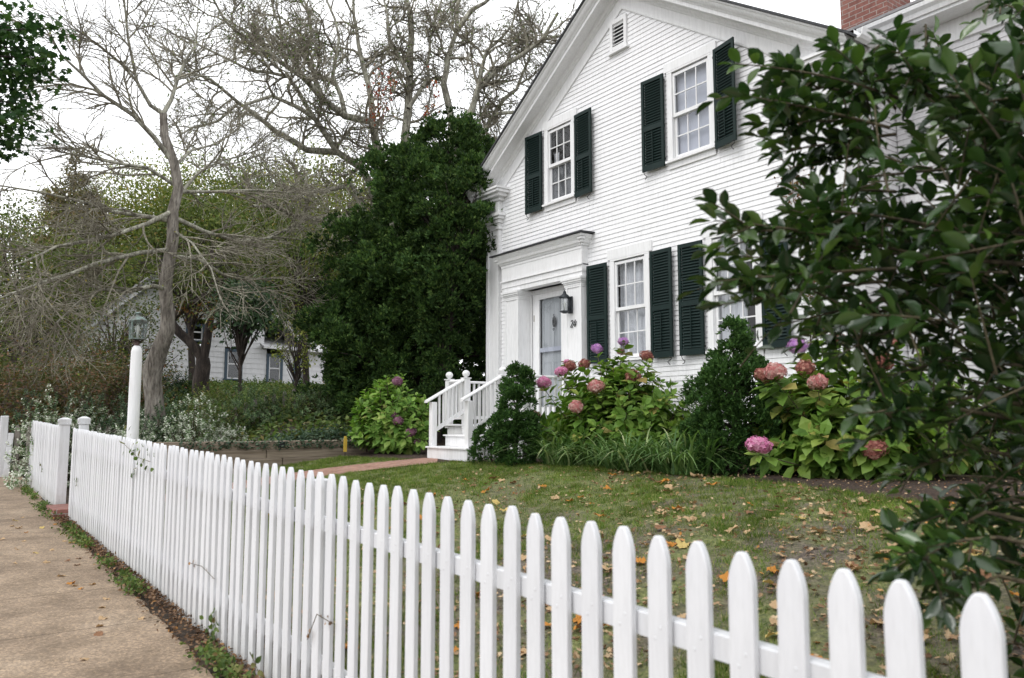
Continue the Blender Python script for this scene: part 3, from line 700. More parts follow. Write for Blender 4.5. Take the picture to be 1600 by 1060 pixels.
for x in (-11.41,-10.33):
    newel(x, 6.74, 1.113, 1.83, False, .10); newel(x, 7.38, 1.40, 2.235)
    V0 = np.array([x, 6.60, 1.815]); V1 = np.array([x, 7.33, 2.20])
    mb = MB(); mb.prism([(-.045,0),(.045,0),(.05,.02),(.035,.042),(-.035,.042),(-.05,.02)], V0, V1, (1,0,0), (0,0,1)); sp_(mb, 'handrail')
    mb = MB(); mb.prism([(-.02,0),(.02,0),(.02,.07),(-.02,.07)], V0+(0,.14,-.50), V1+(0,.0,-.55), (1,0,0), (0,0,1)); sp_(mb, 'bottom_rail')
    for k in range(6):
        y = 6.855+k*.083; f = (y-6.60)/.73
        zt = 1.815+f*.385; zb = 1.815-.50+.07+((y-6.74)/.59)*(.335)-.004
        sp_(MB().box(x-.016,x+.016,y-.016,y+.016,zb,zt), 'baluster')
newel(-11.98, 7.40, 1.40, 2.235); newel(-9.80, 7.40, 1.40, 2.235)
def flat_rail(p, q_):
    p = np.array(p, float); q_ = np.array(q_, float); d = q_-p; L = np.linalg.norm(d); d /= L; s = np.array([-d[1], d[0], 0])
    mb = MB(); mb.prism([(-.045,0),(.045,0),(.05,.02),(.035,.042),(-.035,.042),(-.05,.02)], p+(0,0,2.19), q_+(0,0,2.19), s, (0,0,1)); sp_(mb, 'handrail')
    mb = MB(); mb.prism([(-.02,0),(.02,0),(.02,.06),(-.02,.06)], p+(0,0,1.55), q_+(0,0,1.55), s, (0,0,1)); sp_(mb, 'bottom_rail')
    n = int(L/.10)
    for k in range(n):
        c = p+d*(k+.5)*L/n; sp_(MB().box(c[0]-.016,c[0]+.016,c[1]-.016,c[1]+.016,1.612,2.188), 'baluster')
flat_rail((-11.98,7.46,0), (-11.98,8.9,0)); flat_rail((-9.80,7.46,0), (-9.80,8.9,0))
flat_rail((-11.92,7.40,0), (-11.47,7.40,0)); flat_rail((-10.27,7.40,0), (-9.86,7.40,0))

# ------------------------------------------------------------------ wall lantern
lx, ly_, lz = -10.36, 8.70, 3.38
wl = empty('wall_lantern', (lx, 8.83, lz), 'dark metal lantern with glass sides fixed to the right door pilaster above the house number', 'lantern')
def lp(mb, name, mat, smooth=False): return local(mb, wl).build(name, mat, wl, smooth)
mb = MB(); mb.box(lx-.05,lx+.05,8.81,8.84,lz-.02,lz+.27); mb.tube([(lx,8.82,lz+.05),(lx,8.79,lz+.05)], .02, 8)
lp(mb, 'back_plate', M['lantern'])
mb = MB(); r = .068; zt = lz+.235
mb.lathe((lx,ly_,lz-.012), [(.03,-.02),(.075,0),(.088,.008),(.088,.02),(.075,.026)], 6)
for k in range(6):
    a = 2*pi*k/6; mb.tube([(lx+r*cos(a)*1.05,ly_+r*sin(a)*1.05,lz+.01),(lx+r*cos(a)*1.12,ly_+r*sin(a)*1.12,zt)], .0065, 4)
lp(mb, 'frame', M['lantern'])
mb = MB(); mb.lathe((lx,ly_,zt), [(.092,0),(.098,.006),(.098,.014),(.06,.05),(.032,.075),(.026,.10),(.03,.104),(.012,.125),(.006,.14)], 12)
mb.tube([(lx+.018*cos(t),ly_,zt+.15+.018*sin(t)) for t in np.linspace(0,6.28,10)], .004, 5)
lp(mb, 'hood', M['lantern'], True)
mb = MB(); n=6; V=[]
for k in range(6): a=2*pi*k/6; V += [(lx+.066*cos(a),ly_+.066*sin(a),lz+.012),(lx+.071*cos(a),ly_+.071*sin(a),zt)]
mb.add(V, quad=[(2*k,(2*k+2)%12,(2*k+3)%12,2*k+1) for k in range(6)]); lp(mb, 'glass_pane', M['lglass'])
mb = MB(); mb.lathe((lx,ly_,lz+.012), [(.012,0),(.012,.08),(.016,.085),(.018,.11),(.008,.15)], 8); lp(mb, 'bulb', M['bulb'], True)

# ------------------------------------------------------------------ lamp post
px_, py_ = -11.17, 2.15
bz = gz(px_, py_)
lpst = empty('lamp_post', (px_, py_, bz), 'white round lamp post with a verdigris glass lantern behind the picket fence', 'lamp post')
def qp(mb, name, mat, parent=lpst, smooth=False): return local(mb, lpst).build(name, mat, parent, smooth)
qp(MB().lathe((px_,py_,bz-.1), [(.075,0),(.074,.6),(.07,2.0),(.067,2.50-bz-.0+.0),(.066,2.50-bz+.02),(.055,2.50-bz+.06),(.036,2.50-bz+.085)], 20), 'post', M['white'], smooth=True)
zl = 2.50
mb = MB().lathe((px_,py_,zl-.02), [(.032,0),(.032,.055),(.05,.065),(.03,.075),(.028,.10)], 12); 
for k in range(4):
    a = pi/4+k*pi/2; mb.tube([(px_+.03*cos(a),py_+.03*sin(a),zl+.02),(px_+.10*cos(a),py_+.10*sin(a),zl+.075)], .006, 4)
qp(mb, 'collar', M['copper'])
mb = MB(); w0, w1 = .078, .088; zb, zt = zl+.08, zl+.29
mb.box(px_-w0-.01,px_+w0+.01,py_-w0-.01,py_+w0+.01,zb-.014,zb)
for sx_ in (-1,1):
    for sy_ in (-1,1): mb.tube([(px_+sx_*w0,py_+sy_*w0,zb),(px_+sx_*w1,py_+sy_*w1,zt)], .009, 4)
mb.box(px_-w1-.01,px_+w1+.01,py_-w1-.01,py_+w1+.01,zt,zt+.012)
for sx_ in (-1,1):
    for o_ in (-.03,.03):
        mb.tube([(px_+sx_*w0,py_+o_,zb),(px_+sx_*w1,py_+o_,zt)], .003, 4); mb.tube([(px_+o_,py_+sx_*w0,zb),(px_+o_,py_+sx_*w1,zt)], .003, 4)
lan = qp(mb, 'lantern_frame', M['verdigris'])
mb = MB().lathe((px_,py_,zt+.012), [(.118,0),(.115,.012),(.09,.04),(.06,.062),(.034,.07),(.034,.10),(.046,.102),(.044,.112),(.02,.122),(.006,.126)], 16); qp(mb, 'lantern_hood', M['verdigris'], lan, True)
V=[]
for k in range(4):
    a = pi/4+k*pi/2; V += [(px_+w0*.98*math.copysign(1,cos(a)),py_+w0*.98*math.copysign(1,sin(a)),zb+.001),(px_+w1*.98*math.copysign(1,cos(a)),py_+w1*.98*math.copysign(1,sin(a)),zt-.001)]
qp(MB().add(V, quad=[(2*k,(2*k+2)%8,(2*k+3)%8,2*k+1) for k in range(4)]), 'glass_pane', M['lglass'], lan)
qp(MB().lathe((px_,py_,zb), [(.014,0),(.014,.09),(.024,.11),(.024,.15),(.008,.18)], 10), 'bulb', M['bulb'], lan, True)

# ------------------------------------------------------------------ picket fences
FY = 1.6; HP = 1.205
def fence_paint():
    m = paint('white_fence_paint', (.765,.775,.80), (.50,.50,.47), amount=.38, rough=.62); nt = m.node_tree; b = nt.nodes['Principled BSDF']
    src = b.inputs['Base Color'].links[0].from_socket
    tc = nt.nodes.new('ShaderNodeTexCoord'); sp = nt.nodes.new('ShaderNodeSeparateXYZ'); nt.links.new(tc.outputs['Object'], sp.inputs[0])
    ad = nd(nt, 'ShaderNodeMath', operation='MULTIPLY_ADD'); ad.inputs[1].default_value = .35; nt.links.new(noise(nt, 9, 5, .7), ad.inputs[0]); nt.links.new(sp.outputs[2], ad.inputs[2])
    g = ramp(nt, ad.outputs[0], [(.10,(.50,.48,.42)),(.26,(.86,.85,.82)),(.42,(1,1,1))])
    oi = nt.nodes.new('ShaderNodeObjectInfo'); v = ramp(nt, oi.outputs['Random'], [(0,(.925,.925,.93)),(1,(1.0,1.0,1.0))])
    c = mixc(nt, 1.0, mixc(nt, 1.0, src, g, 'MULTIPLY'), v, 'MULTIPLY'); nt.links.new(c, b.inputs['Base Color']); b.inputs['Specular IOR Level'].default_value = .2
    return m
M['fence'] = fence_paint()
def picket_mesh(name, h, mat, w=.072, t=.021):
    """gothic pointed picket, chamfered"""
    half = [(.5,0),(.5,h-.078),(.488,h-.066),(.455,h-.052),(.40,h-.038),(.33,h-.025),(.245,h-.013),(.16,h-.004),(.09,h)]
    out = [(x*w, z_) for x, z_ in half]+[(-x*w, z_) for x, z_ in reversed(half)]
    n = len(out); c = .0022
    def ins(p, k):
        x, z_ = p; return (x-math.copysign(k, x) if abs(x) > k else x*.5, z_-k if z_ > .1 else z_)
    V = [(ins(p,c)[0], -t/2, ins(p,c)[1]) for p in out]+[(p[0],-t/2+c,p[1]) for p in out]+[(p[0],t/2-c,p[1]) for p in out]+[(ins(p,c)[0],t/2,ins(p,c)[1]) for p in out]
    q = []
    for r_ in range(3): q += [(r_*n+i, r_*n+(i+1)%n, (r_+1)*n+(i+1)%n, (r_+1)*n+i) for i in range(n)]
    mb = MB().add(V, quad=q, ngon=[list(range(n-1,-1,-1)), list(range(3*n,4*n))])
    for zz in (.27,.30,.94,.97):      # painted-over nail heads
        if zz > h-.12: continue
        xx = w*.14*(1 if int(zz*100)%2 else -1); P = [(xx+.0042*cos(k*pi/4), -t/2-.0012, zz+.0042*sin(k*pi/4)) for k in range(8)]; P0 = [(xx+.005*cos(k*pi/4), -t/2+.001, zz+.005*sin(k*pi/4)) for k in range(8)]
        mb.add(P0+P, quad=[(k,(k+1)%8,8+(k+1)%8,8+k) for k in range(8)], ngon=[list(range(8,16))])
    return mb.mesh(name, mat)
def fence(name, x0, x1, label, spacing, hp=HP, y=FY, group='white picket fence runs along the sidewalk', jit=1.0, rails=(.93,.28), seed=1):
    r = random.Random(seed)
    root = empty(name, (x0, y, float(base(x0))), label, 'fence', group)
    o0 = np.array(root.location); pm = picket_mesh('picket', hp, M['fence'])
    n = int(round((x1-x0)/spacing)); s = (x1-x0)/n
    for k in range(n+1):
        x = x0+k*s+r.uniform(-.003,.003)*jit
        o = bpy.data.objects.new('picket', pm); COL.objects.link(o); o.parent = root
        o.location = (x-o0[0], r.uniform(-.002,.002), float(base(x))-o0[2]+r.uniform(-.006,.006)*jit)
        o.rotation_euler = (r.uniform(-.005,.005)*jit, r.uniform(-.008,.008)*jit, r.uniform(-.03,.03)*jit)
        o.scale = (r.uniform(.97,1.03), 1, 1)
    for h in rails:
        mb = MB(); mb.prism([(.013,-.032),(.055,-.032),(.055,.028),(.050,.032),(.018,.032),(.013,.028)], (x0-.03,y,float(base(x0))+h), (x1+.03,y,float(base(x1))+h), (0,1,0), (0,0,1))
        local(mb, root).build('rail', M['fence'], root)
    return root
def fpost(root, x, y, w, top, cap=True):
    zb = gz(x, y)-.1
    p = local(MB().bbox(x-w/2,x+w/2,y-w/2,y+w/2,zb,top-.10 if cap else top,.006), root).build('post', M['fence'], root)
    if cap:
        c = MB(); v = w/2+.012; z0 = top-.099
        c.box(x-v,x+v,y-v,y+v,z0,z0+.015)
        V = [(x-v+.004,y-v+.004,z0+.016),(x+v-.004,y-v+.004,z0+.016),(x+v-.004,y+v-.004,z0+.016),(x-v+.004,y+v-.004,z0+.016)]
        u = w/2
        V += [(x-u-.012,y-u-.012,z0+.075),(x+u+.012,y-u-.012,z0+.075),(x+u+.012,y+u+.012,z0+.075),(x-u-.012,y+u+.012,z0+.075)]
        V += [(x-u*.4,y-u*.4,z0+.1),(x+u*.4,y-u*.4,z0+.1),(x+u*.4,y+u*.4,z0+.1),(x-u*.4,y+u*.4,z0+.1)]
        c.add(V, quad=[(i,(i+1)%4,4+(i+1)%4,4+i) for i in range(4)]+[(4+i,4+(i+1)%4,8+(i+1)%4,8+i) for i in range(4)]+[(8,9,10,11)])
        # heart shaped block face
        for fy in (y-w/2-.013,):
            h_ = [(x+.030*sin(t)**3*1.3, fy, z0+.048+.0024*(13*cos(t)-5*cos(2*t)-2*cos(3*t)-cos(4*t))) for t in np.linspace(0,2*pi,20)[:-1]]
            nn = len(h_); c.add(h_+[(a,b-.006,d) for a,b,d in h_], quad=[(i,(i+1)%nn,nn+(i+1)%nn,nn+i) for i in range(nn)], ngon=[list(range(nn,2*nn))])
        local(c, root).build('post_cap', M['fence'], p)
    return p
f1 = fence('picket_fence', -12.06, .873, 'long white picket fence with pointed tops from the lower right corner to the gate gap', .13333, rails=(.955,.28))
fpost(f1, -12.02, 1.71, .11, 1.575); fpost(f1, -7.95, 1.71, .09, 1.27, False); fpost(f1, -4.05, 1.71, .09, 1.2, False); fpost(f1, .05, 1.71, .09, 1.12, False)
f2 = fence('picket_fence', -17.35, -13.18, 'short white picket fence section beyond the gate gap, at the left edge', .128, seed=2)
fpost(f2, -12.98, 1.60, .13, 1.565); fpost(f2, -17.4, 1.72, .10, 1.35, False)
# brick threshold block in the gate gap
tag(MB().bbox(-12.88,-12.10,1.42,1.78,.10,.36,.008).build('brick_step', M['brick']), 'low red brick step filling the gap between the two white picket fences', 'step')

# weathered fence at the far left
def old_fence(name, p, q_, label, h, seed, n):
    r = random.Random(seed); p = np.array(p, float); q_ = np.array(q_, float); zb = gz(*p)
    root = empty(name, (p[0], p[1], zb), label, 'fence'); o0 = np.array(root.location)
    d = (q_-p); L = np.hypot(*d); d = d/L; ang = math.atan2(d[1], d[0])
    pm = picket_mesh('old_picket', h, M['oldwood'], .085, .02)
    for k in range(n):
        c = p+d*(k+.5)*L/n; o = bpy.data.objects.new('picket', pm); COL.objects.link(o); o.parent = root
        o.location = (c[0]-o0[0], c[1]-o0[1], gz(*c)-o0[2]+r.uniform(-.03,.03)); o.rotation_euler = (r.uniform(-.03,.03), r.uniform(-.04,.04), ang)
    for hh in (.3, h*.78):
        mb = MB(); s = np.array([-d[1], d[0], 0])
        mb.prism([(.012,-.04),(.05,-.04),(.05,.04),(.012,.04)], (*p, gz(*p)+hh), (*q_, gz(*q_)+hh), s, (0,0,1)); local(mb, root).build('rail', M['oldwood'], root)
    return root
of = old_fence('weathered_fence', (-19.5,1.45), (-19.5,4.2), 'weathered grey picket fence behind the left end of the white fence', 1.08, 4, 13)
of['group'] = 'weathered fences'
z0 = gz(-19.5,1.3)
tag(MB().bbox(-19.56,-19.44,1.24,1.38,z0-.05,1.63,.01).build('gate_post', M['fence']), 'upright white wooden gate post at the far left end of the sidewalk', 'post')
lb = MB().bbox(-.05,.05,-.02,.02,0,.93,.005).build('leaning_board', M['fence']); lb.location = (-19.3,1.38,gz(-19.3,1.38)-.02); lb.rotation_euler = (-.12,.04,1.4)
tag(lb, 'short white board leaning beside the gate post at the far left', 'board')
of2 = old_fence('weathered_fence', (-17.9,5.2), (-17.9,8.9), 'broken weathered picket fence half hidden in the shrubs above the timber wall', .62, 9, 17); of2['group'] = 'weathered fences'

# timber retaining wall
tw = empty('timber_retaining_wall', (-13.95, 3.2, gz(-13.7,3.2)), 'low retaining wall of stacked brown timbers beyond the lawn path', 'retaining wall')
ri = random.Random(2)
for lvl in range(-2, 3):
    y = 2.95-.3*(lvl%2)
    while y < 7.6:
        L = ri.uniform(1.9, 2.6); y2 = min(y+L, 7.7); z0 = .72+lvl*.152
        mb = MB().bbox(-14.06-ri.uniform(0,.01)-.012*lvl,-13.90-.012*lvl,y,y2-.012,z0,z0+.148,.012)
        local(mb, tw).build('timber', M['timber'], tw); y = y2
local(MB().box(-14.0,-13.89,5.06,5.17,1.055,1.16), tw).build('notch', M['black'], tw)
# yellow marker stake
ys_ = (-13.4, 6.1)
mk = empty('marker_stake', (*ys_, gz(*ys_)), 'small yellow marker on a black stake at the foot of the timber wall', 'marker')
zz = gz(*ys_)
local(MB().box(ys_[0]-.01,ys_[0]+.01,ys_[1]-.03,ys_[1]+.03,zz+.12,zz+.36).box(ys_[0]-.008,ys_[0]+.008,ys_[1]-.02,ys_[1]+.02,zz+.362,zz+.40), mk).build('marker_plate', M['yellow_tag'], mk)
local(MB().tube([(ys_[0],ys_[1],zz-.02),(ys_[0],ys_[1],zz+.12)], .007, 5), mk).build('stake', M['iron'], mk)

# ================================================================== vegetation
T_DIAM = (np.array([(0,0,0),(.45,.5,.05),(1,0,0),(.45,-.5,.05)]), None, np.array([(0,1,2,3)]))
T_OVATE = (np.array([(0,0,0),(.30,0,-.05),(.65,0,-.03),(1,0,-.14),(.22,.36,.05),(.60,.44,.03),(.22,-.36,.05),(.60,-.44,.03)]),
           np.array([(0,1,4),(0,6,1),(2,3,5),(2,7,3)]), np.array([(1,2,5,4),(1,6,7,2)]))
T_HOLLY = (np.array([(0,0,0),(.30,0,-.04),(.62,0,-.03),(1.0,0,-.10),(.13,.24,.03),(.38,.46,.10),(.66,.42,.09),(.86,.20,.02),(.13,-.24,.03),(.38,-.46,.10),(.66,-.42,.09),(.86,-.20,.02)]),
           np.array([(0,1,4),(0,8,1),(2,3,7),(2,11,3),(2,7,6),(2,10,11)]), np.array([(1,2,6,5),(1,9,10,2)]))
T_HOLLY = (T_HOLLY[0], np.concatenate([T_HOLLY[1], np.array([(1,5,4),(1,8,9)])]), T_HOLLY[2])
T_LOBE = (np.array([(0,0,0),(.25,.42,.03),(.48,.20,0),(.62,.48,.05),(.72,.16,0),(1,0,-.05),(.72,-.16,0),(.62,-.48,.05),(.48,-.20,0),(.25,-.42,.03),(.45,0,-.04)]),
          np.array([(0,10,1),(1,10,2),(2,10,3),(3,10,4),(4,10,5),(5,10,6),(6,10,7),(7,10,8),(8,10,9),(9,10,0)])[:, [0,1,2]], None)
def leaves(mb, P, D, N, L, W, tmpl, curl=0):
    """stamp one leaf template per point: D midrib direction, N upper side"""
    tv, tt_, tq = tmpl; n = len(P)
    if n == 0: return
    D = nrm(D); N = N-(N*D).sum(-1, keepdims=True)*D; N = nrm(N); S = np.cross(D, N)
    L = np.broadcast_to(np.asarray(L, float), (n,)); W = np.broadcast_to(np.asarray(W, float), (n,))
    V = P[:,None,:]+D[:,None,:]*(tv[None,:,0,None]*L[:,None,None])+S[:,None,:]*(tv[None,:,1,None]*W[:,None,None])+N[:,None,:]*(tv[None,:,2,None]*L[:,None,None])
    k = len(tv); off = (np.arange(n)*k)[:,None,None]
    mb.add(V.reshape(-1, 3), tri=(tt_[None]+off).reshape(-1,3) if tt_ is not None else None, quad=(tq[None]+off).reshape(-1,4) if tq is not None else None)
def rdir(n): return nrm(rng.normal(size=(n,3)))

def wander(p, d, L, r0, r1, n, wob, trop, out, lvl, kink=0):
    pts = [p]; d = nrm(d); st = L/n
    for i in range(n):
        d = nrm(d+rng.normal(size=3)*wob+np.array([0,0,trop])); pts.append(pts[-1]+d*st)
    rad = np.linspace(r0, r1, n+1); out.append((np.array(pts), rad, lvl)); return out[-1]

def grow(seed_branches, levels, out):
    """levels: list of dicts(n, len, rad, ang, wob, trop, seg, t0)"""
    cur = seed_branches
    for li, lv in enumerate(levels):
        nxt = []
        for pts, rad, lvl in cur:
            segl = np.linalg.norm(np.diff(pts, axis=0), axis=1); total = segl.sum(); cum = np.concatenate([[0], np.cumsum(segl)])
            cnt = lv['n'] if 'n' in lv else max(1, int(total*lv['per_m']))
            cnt = max(1, int(round(cnt*rng.uniform(.7, 1.3))))
            for _ in range(cnt):
                t = rng.uniform(lv.get('t0', .2), 1.0); s = t*total
                i = min(np.searchsorted(cum, s)-1, len(segl)-1); i = max(i, 0); f = (s-cum[i])/max(segl[i], 1e-6)
                p = pts[i]+(pts[i+1]-pts[i])*f; r = rad[i]+(rad[i+1]-rad[i])*f
                d0 = nrm(pts[i+1]-pts[i]); side = nrm(np.cross(d0, rng.normal(size=3)))
                if 'flat' in lv: side = nrm(side*np.array([1,1,lv['flat']]))
                a = radians(lv['ang']*rng.uniform(.7, 1.3)); d = d0*cos(a)+side*sin(a)
                L = lv['len']*rng.uniform(.55, 1.25)*(1-.35*t)
                b = wander(p, d, L, min(r*.75, lv['rad']), lv['rad']*.35, lv.get('seg', 4), lv['wob'], lv.get('trop', 0), nxt, lvl+1)
        out += nxt; cur = nxt
    return cur
def guide(pix, depth, dvar=0, base_pt=None, r0=.1, r1=.03):
    """limb through photo pixels at a real distance, wandering in depth"""
    pts = []; n = len(pix)
    for i, (x, y) in enumerate(pix):
        pts.append(at(x, y, depth+dvar*(i/(n-1))**1.2))
    pts = np.array(pts)
    # subdivide with slight kinks
    q = [pts[0]]
    for a, b in zip(pts[:-1], pts[1:]):
        L = np.linalg.norm(b-a); k = max(1, int(L/.5))
        for j in range(1, k+1):
            q.append(a+(b-a)*j/k+(rng.normal(size=3)*L*.02 if j < k else 0))
    q = np.array(q); return (q, np.linspace(r0, r1, len(q)), 0)
def tubes(mb, brs, sides=(8,6,5,4,3,3)):
    for pts, rad, lvl in brs: mb.tube(pts, rad, sides[min(lvl, 5)], cap=False)
def ground_pt(x, y, depth):
    p = at(x, y, depth); p[2] = gz(p[0], p[1]); return p
def tree(name, basep, label, group=None, cat='tree'):
    return empty(name, tuple(basep), label, cat, group)

# ---- the two big bare trees
lace_base = ground_pt(239, 655, 16.5)
t1 = tree('bare_tree', lace_base, 'bare grey-barked tree with a leaning trunk and wide flat twiggy branches behind the lamp post')
D1 = 16.5
G = []
trunk = guide([(243,665),(241,625),(238,598),(238,578),(250,545),(262,515),(262,485),(258,450),(262,420),(270,375),(270,330),(279,295),(272,255),(257,212),(255,178)], D1, 0, r0=.20, r1=.075)
# swollen foot and the bump on the trunk
trunk = (trunk[0], np.interp(np.linspace(0,1,len(trunk[1])), [0,.08,.17,.22,.3,.45,.7,1], [.22,.18,.185,.205,.165,.135,.115,.075]), 0)
limbs = [guide(p, D1, dv, r0=a, r1=b) for p, dv, a, b in [
 ([(255,178),(235,165),(214,128),(200,60),(193,-10)], -.6, .05, .016), ([(255,178),(268,155),(277,125),(290,95),(306,70),(309,35)], .8, .05, .014),
 ([(214,128),(187,98),(144,64),(118,38)], -1, .03, .01), ([(272,255),(240,214),(208,180),(161,149),(127,115),(98,89),(68,40)], -1.5, .06, .012),
 ([(262,452),(240,447),(200,456),(158,452),(122,473),(88,505)], -2.2, .055, .014), ([(158,452),(110,430),(60,447),(8,460)], -1, .03, .012),
 ([(268,345),(225,338),(178,331),(123,314),(60,300),(0,290)], -2, .055, .012), ([(270,330),(230,350),(170,370),(90,385),(10,420)], -3, .05, .012),
 ([(272,340),(320,362),(373,378),(420,372),(455,356)], 2, .05, .014), ([(276,300),(330,300),(403,297),(455,302)], 1.6, .045, .012),
 ([(268,390),(220,395),(150,412),(70,440),(-10,470)], -3.4, .05, .012), ([(274,315),(310,270),(350,250),(400,235)], 2.5, .04, .012),
 ([(272,260),(300,235),(340,225),(385,190)], 1.5, .035, .01), ([(274,290),(230,262),(180,255),(110,240),(50,255)], -2, .04, .012),
 ([(266,400),(310,405),(350,430),(390,440),(440,470)], 1.2, .045, .012), ([(270,360),(300,380),(330,420),(345,470)], -1.5, .03, .01),
 ([(277,125),(300,118),(340,120),(360,90)], .4, .02, .008)]]
br = []
c = grow(limbs, [dict(per_m=3.2, len=1.6, rad=.024, ang=40, wob=.12, trop=-.01, seg=6, t0=.10, flat=.5),
                dict(n=8, len=.9, rad=.013, ang=40, wob=.13, trop=.0, seg=5, t0=.15, flat=.5),
                dict(n=4.5, len=.42, rad=.0075, ang=45, wob=.15, trop=0, seg=3, t0=.15)], br)
mb = MB(); tubes(mb, [trunk], (12,)); local(mb, t1).build('trunk', M['bark_grey'], t1, True)
mb = MB(); tubes(mb, limbs, (7,)); local(mb, t1).build('limbs', M['lichen'], t1, True)
mb = MB(); tubes(mb, br, (5,5,4,3,3,3)); local(mb, t1).build('branches', M['twig'], t1)
# a few last leaves
mb = MB(); ends = np.array([b[0][-1] for b in c[::5]]); n = len(ends)
leaves(mb, ends+rng.normal(size=(n,3))*.05, rdir(n), rdir(n), rng.uniform(.03,.055,n), .035, T_DIAM); local(mb, t1).build('foliage', M['yellowgreen'], t1)

big_base = ground_pt(640, 600, 25)
t2 = tree('bare_tree', big_base, 'huge lichen-covered bare tree spreading its crooked limbs over the dark conifer')
D2 = 25
limbs = [guide(p, D2, dv, r0=a, r1=b) for p, dv, a, b in [
 ([(640,600),(625,470),(605,340),(594,245),(582,191),(540,182),(506,157),(476,123),(425,89),(395,40)], -2, .30, .05),
 ([(640,600),(640,420),(636,300),(633,212),(638,170),(641,85),(642,25),(632,-20)], 1, .26, .07),
 ([(650,600),(690,400),(704,250),(706,191),(693,131),(700,90),(714,47),(718,-10)], 2, .24, .06), ([(714,47),(738,15),(757,5),(790,-25)], 0, .09, .04),
 ([(704,260),(725,200),(748,136),(782,106),(846,64),(872,20)], -1, .15, .04), ([(704,270),(740,229),(752,212),(773,178),(807,140),(828,90)], 2, .12, .04),
 ([(610,380),(565,263),(527,238),(493,187),(470,170),(425,150),(380,165)], -3, .16, .04), ([(610,420),(561,335),(510,345),(464,340),(430,322),(395,322)], -3, .14, .04),
 ([(600,400),(548,289),(500,300),(455,297),(400,300)], -1, .12, .04), ([(527,238),(480,235),(430,205),(373,161),(330,125),(290,110)], -3, .11, .03),
 ([(476,123),(440,60),(425,0)], 1, .08, .03), ([(506,157),(480,90),(485,30),(470,-10)], 2, .09, .03), ([(582,191),(575,130),(560,70),(552,0)], 1, .10, .04),
 ([(425,89),(382,64),(350,30),(331,-5)], -1, .06, .03), ([(540,182),(520,120),(530,60),(510,0)], 0, .08, .03), ([(641,120),(610,70),(600,0)], 1, .07, .03),
 ([(638,170),(670,120),(672,60),(690,0)], 2, .07, .03), ([(748,136),(760,80),(800,40),(810,0)], 0, .07, .025), ([(373,161),(340,190),(300,200),(275,215)], -1, .05, .02),
 ([(493,187),(450,120),(390,110),(330,80),(290,60)], 0, .07, .03), ([(773,178),(815,175),(850,130),(868,95)], 1, .06, .02), ([(740,229),(770,240),(790,215),(815,205)], 1, .06, .02)]]
br = []
c = grow(limbs, [dict(per_m=1.6, len=2.1, rad=.048, ang=52, wob=.24, trop=.03, seg=6, t0=.2), dict(n=8, len=1.15, rad=.026, ang=52, wob=.25, trop=.02, seg=5, t0=.15),
                dict(n=6.5, len=.6, rad=.017, ang=55, wob=.28, trop=0, seg=3, t0=.1)], br)
mb = MB(); tubes(mb, limbs, (8,)); local(mb, t2).build('trunk', M['lichen'], t2, True)
mb = MB(); tubes(mb, br, (5,5,4,3,3,3)); local(mb, t2).build('branches', M['twig'], t2)
mb = MB(); sel = [c[i] for i in rng.choice(len(c), min(len(c), 9000), False)]; ends = np.array([b[0][-1] for b in sel]); n = len(ends)
leaves(mb, ends+rng.normal(size=(n,3))*.08, rdir(n), rdir(n), rng.uniform(.05,.10,n), .05, T_DIAM); local(mb, t2).build('foliage', M['mixed_leaf'], t2)
# red creeper climbing in it
vine = empty('red_creeper', tuple(big_base+np.array([.3,-.3,0])), 'small red-leaved creeper climbing in the big bare tree above the conifer', 'creeper')
mb = MB(); vp = [at(605,400,24.2), at(600,230,24.2), at(590,160,24.2), at(600,110,24.2)]; mb.tube(vp, .02, 5); mb.tube([at(605,300,24.2), at(690,260,24), at(722,205,23.8)], .02, 5); local(mb, vine).build('stem', M['redtwig'], vine)
mb = MB(); P = []
for (x, y, sx_, sy_, k) in [(592,150,16,26,90),(588,180,10,12,50),(610,125,14,14,30),(722,205,9,12,60),(680,150,6,28,25),(668,180,5,12,20)]:
    for _ in range(k): P.append(at(x+rng.normal()*sx_*.6, y+rng.normal()*sy_*.6, 24+rng.normal()*.3))
P = np.array(P); n = len(P); leaves(mb, P, rdir(n), rdir(n), rng.uniform(.07,.13,n), .09, T_DIAM); local(mb, vine).build('foliage', M['redleaf'], vine)

# ---- dark forked tree in front of the neighbour's wall
b3 = ground_pt(314, 612, 27); t3 = tree('forked_tree', b3, 'small dark tree with a trunk forked low, standing before the white neighbouring wall')
D3 = 27
limbs = [guide(p, D3, dv, r0=a, r1=b) for p, dv, a, b in [
 ([(314,616),(314,595),(318,570),(317,560)], 0, .30, .22), ([(317,562),(306,545),(292,530),(280,520),(268,505),(268,500),(275,492),(290,480),(312,470),(322,460)], -.5, .17, .10),
 ([(268,503),(262,480),(262,455),(250,430),(252,400)], .5, .12, .06), ([(317,562),(322,540),(326,516),(330,490),(330,460),(335,420),(330,390)], .6, .18, .07),
 ([(326,516),(345,505),(360,490),(385,480),(410,470)], -.6, .10, .05), ([(322,460),(340,440),(360,430)], -1, .07, .03)]]
br = []; c = grow(limbs[1:], [dict(per_m=1.6, len=1.8, rad=.04, ang=50, wob=.2, trop=.03, seg=5, t0=.4), dict(n=5, len=1.0, rad=.02, ang=50, wob=.22, trop=0, seg=4), dict(n=4, len=.5, rad=.012, ang=50, wob=.2, seg=3)], br)
mb = MB(); tubes(mb, limbs, (9,)); local(mb, t3).build('trunk', M['bark_dark'], t3, True)
mb = MB(); tubes(mb, br, (5,5,4,3,3,3)); local(mb, t3).build('branches', M['bark_dark'], t3)
mb = MB(); P = np.concatenate([b[0][1:] for b in c]); n = len(P); P = np.repeat(P, 2, 0)+rng.normal(size=(2*n,3))*.15; n *= 2
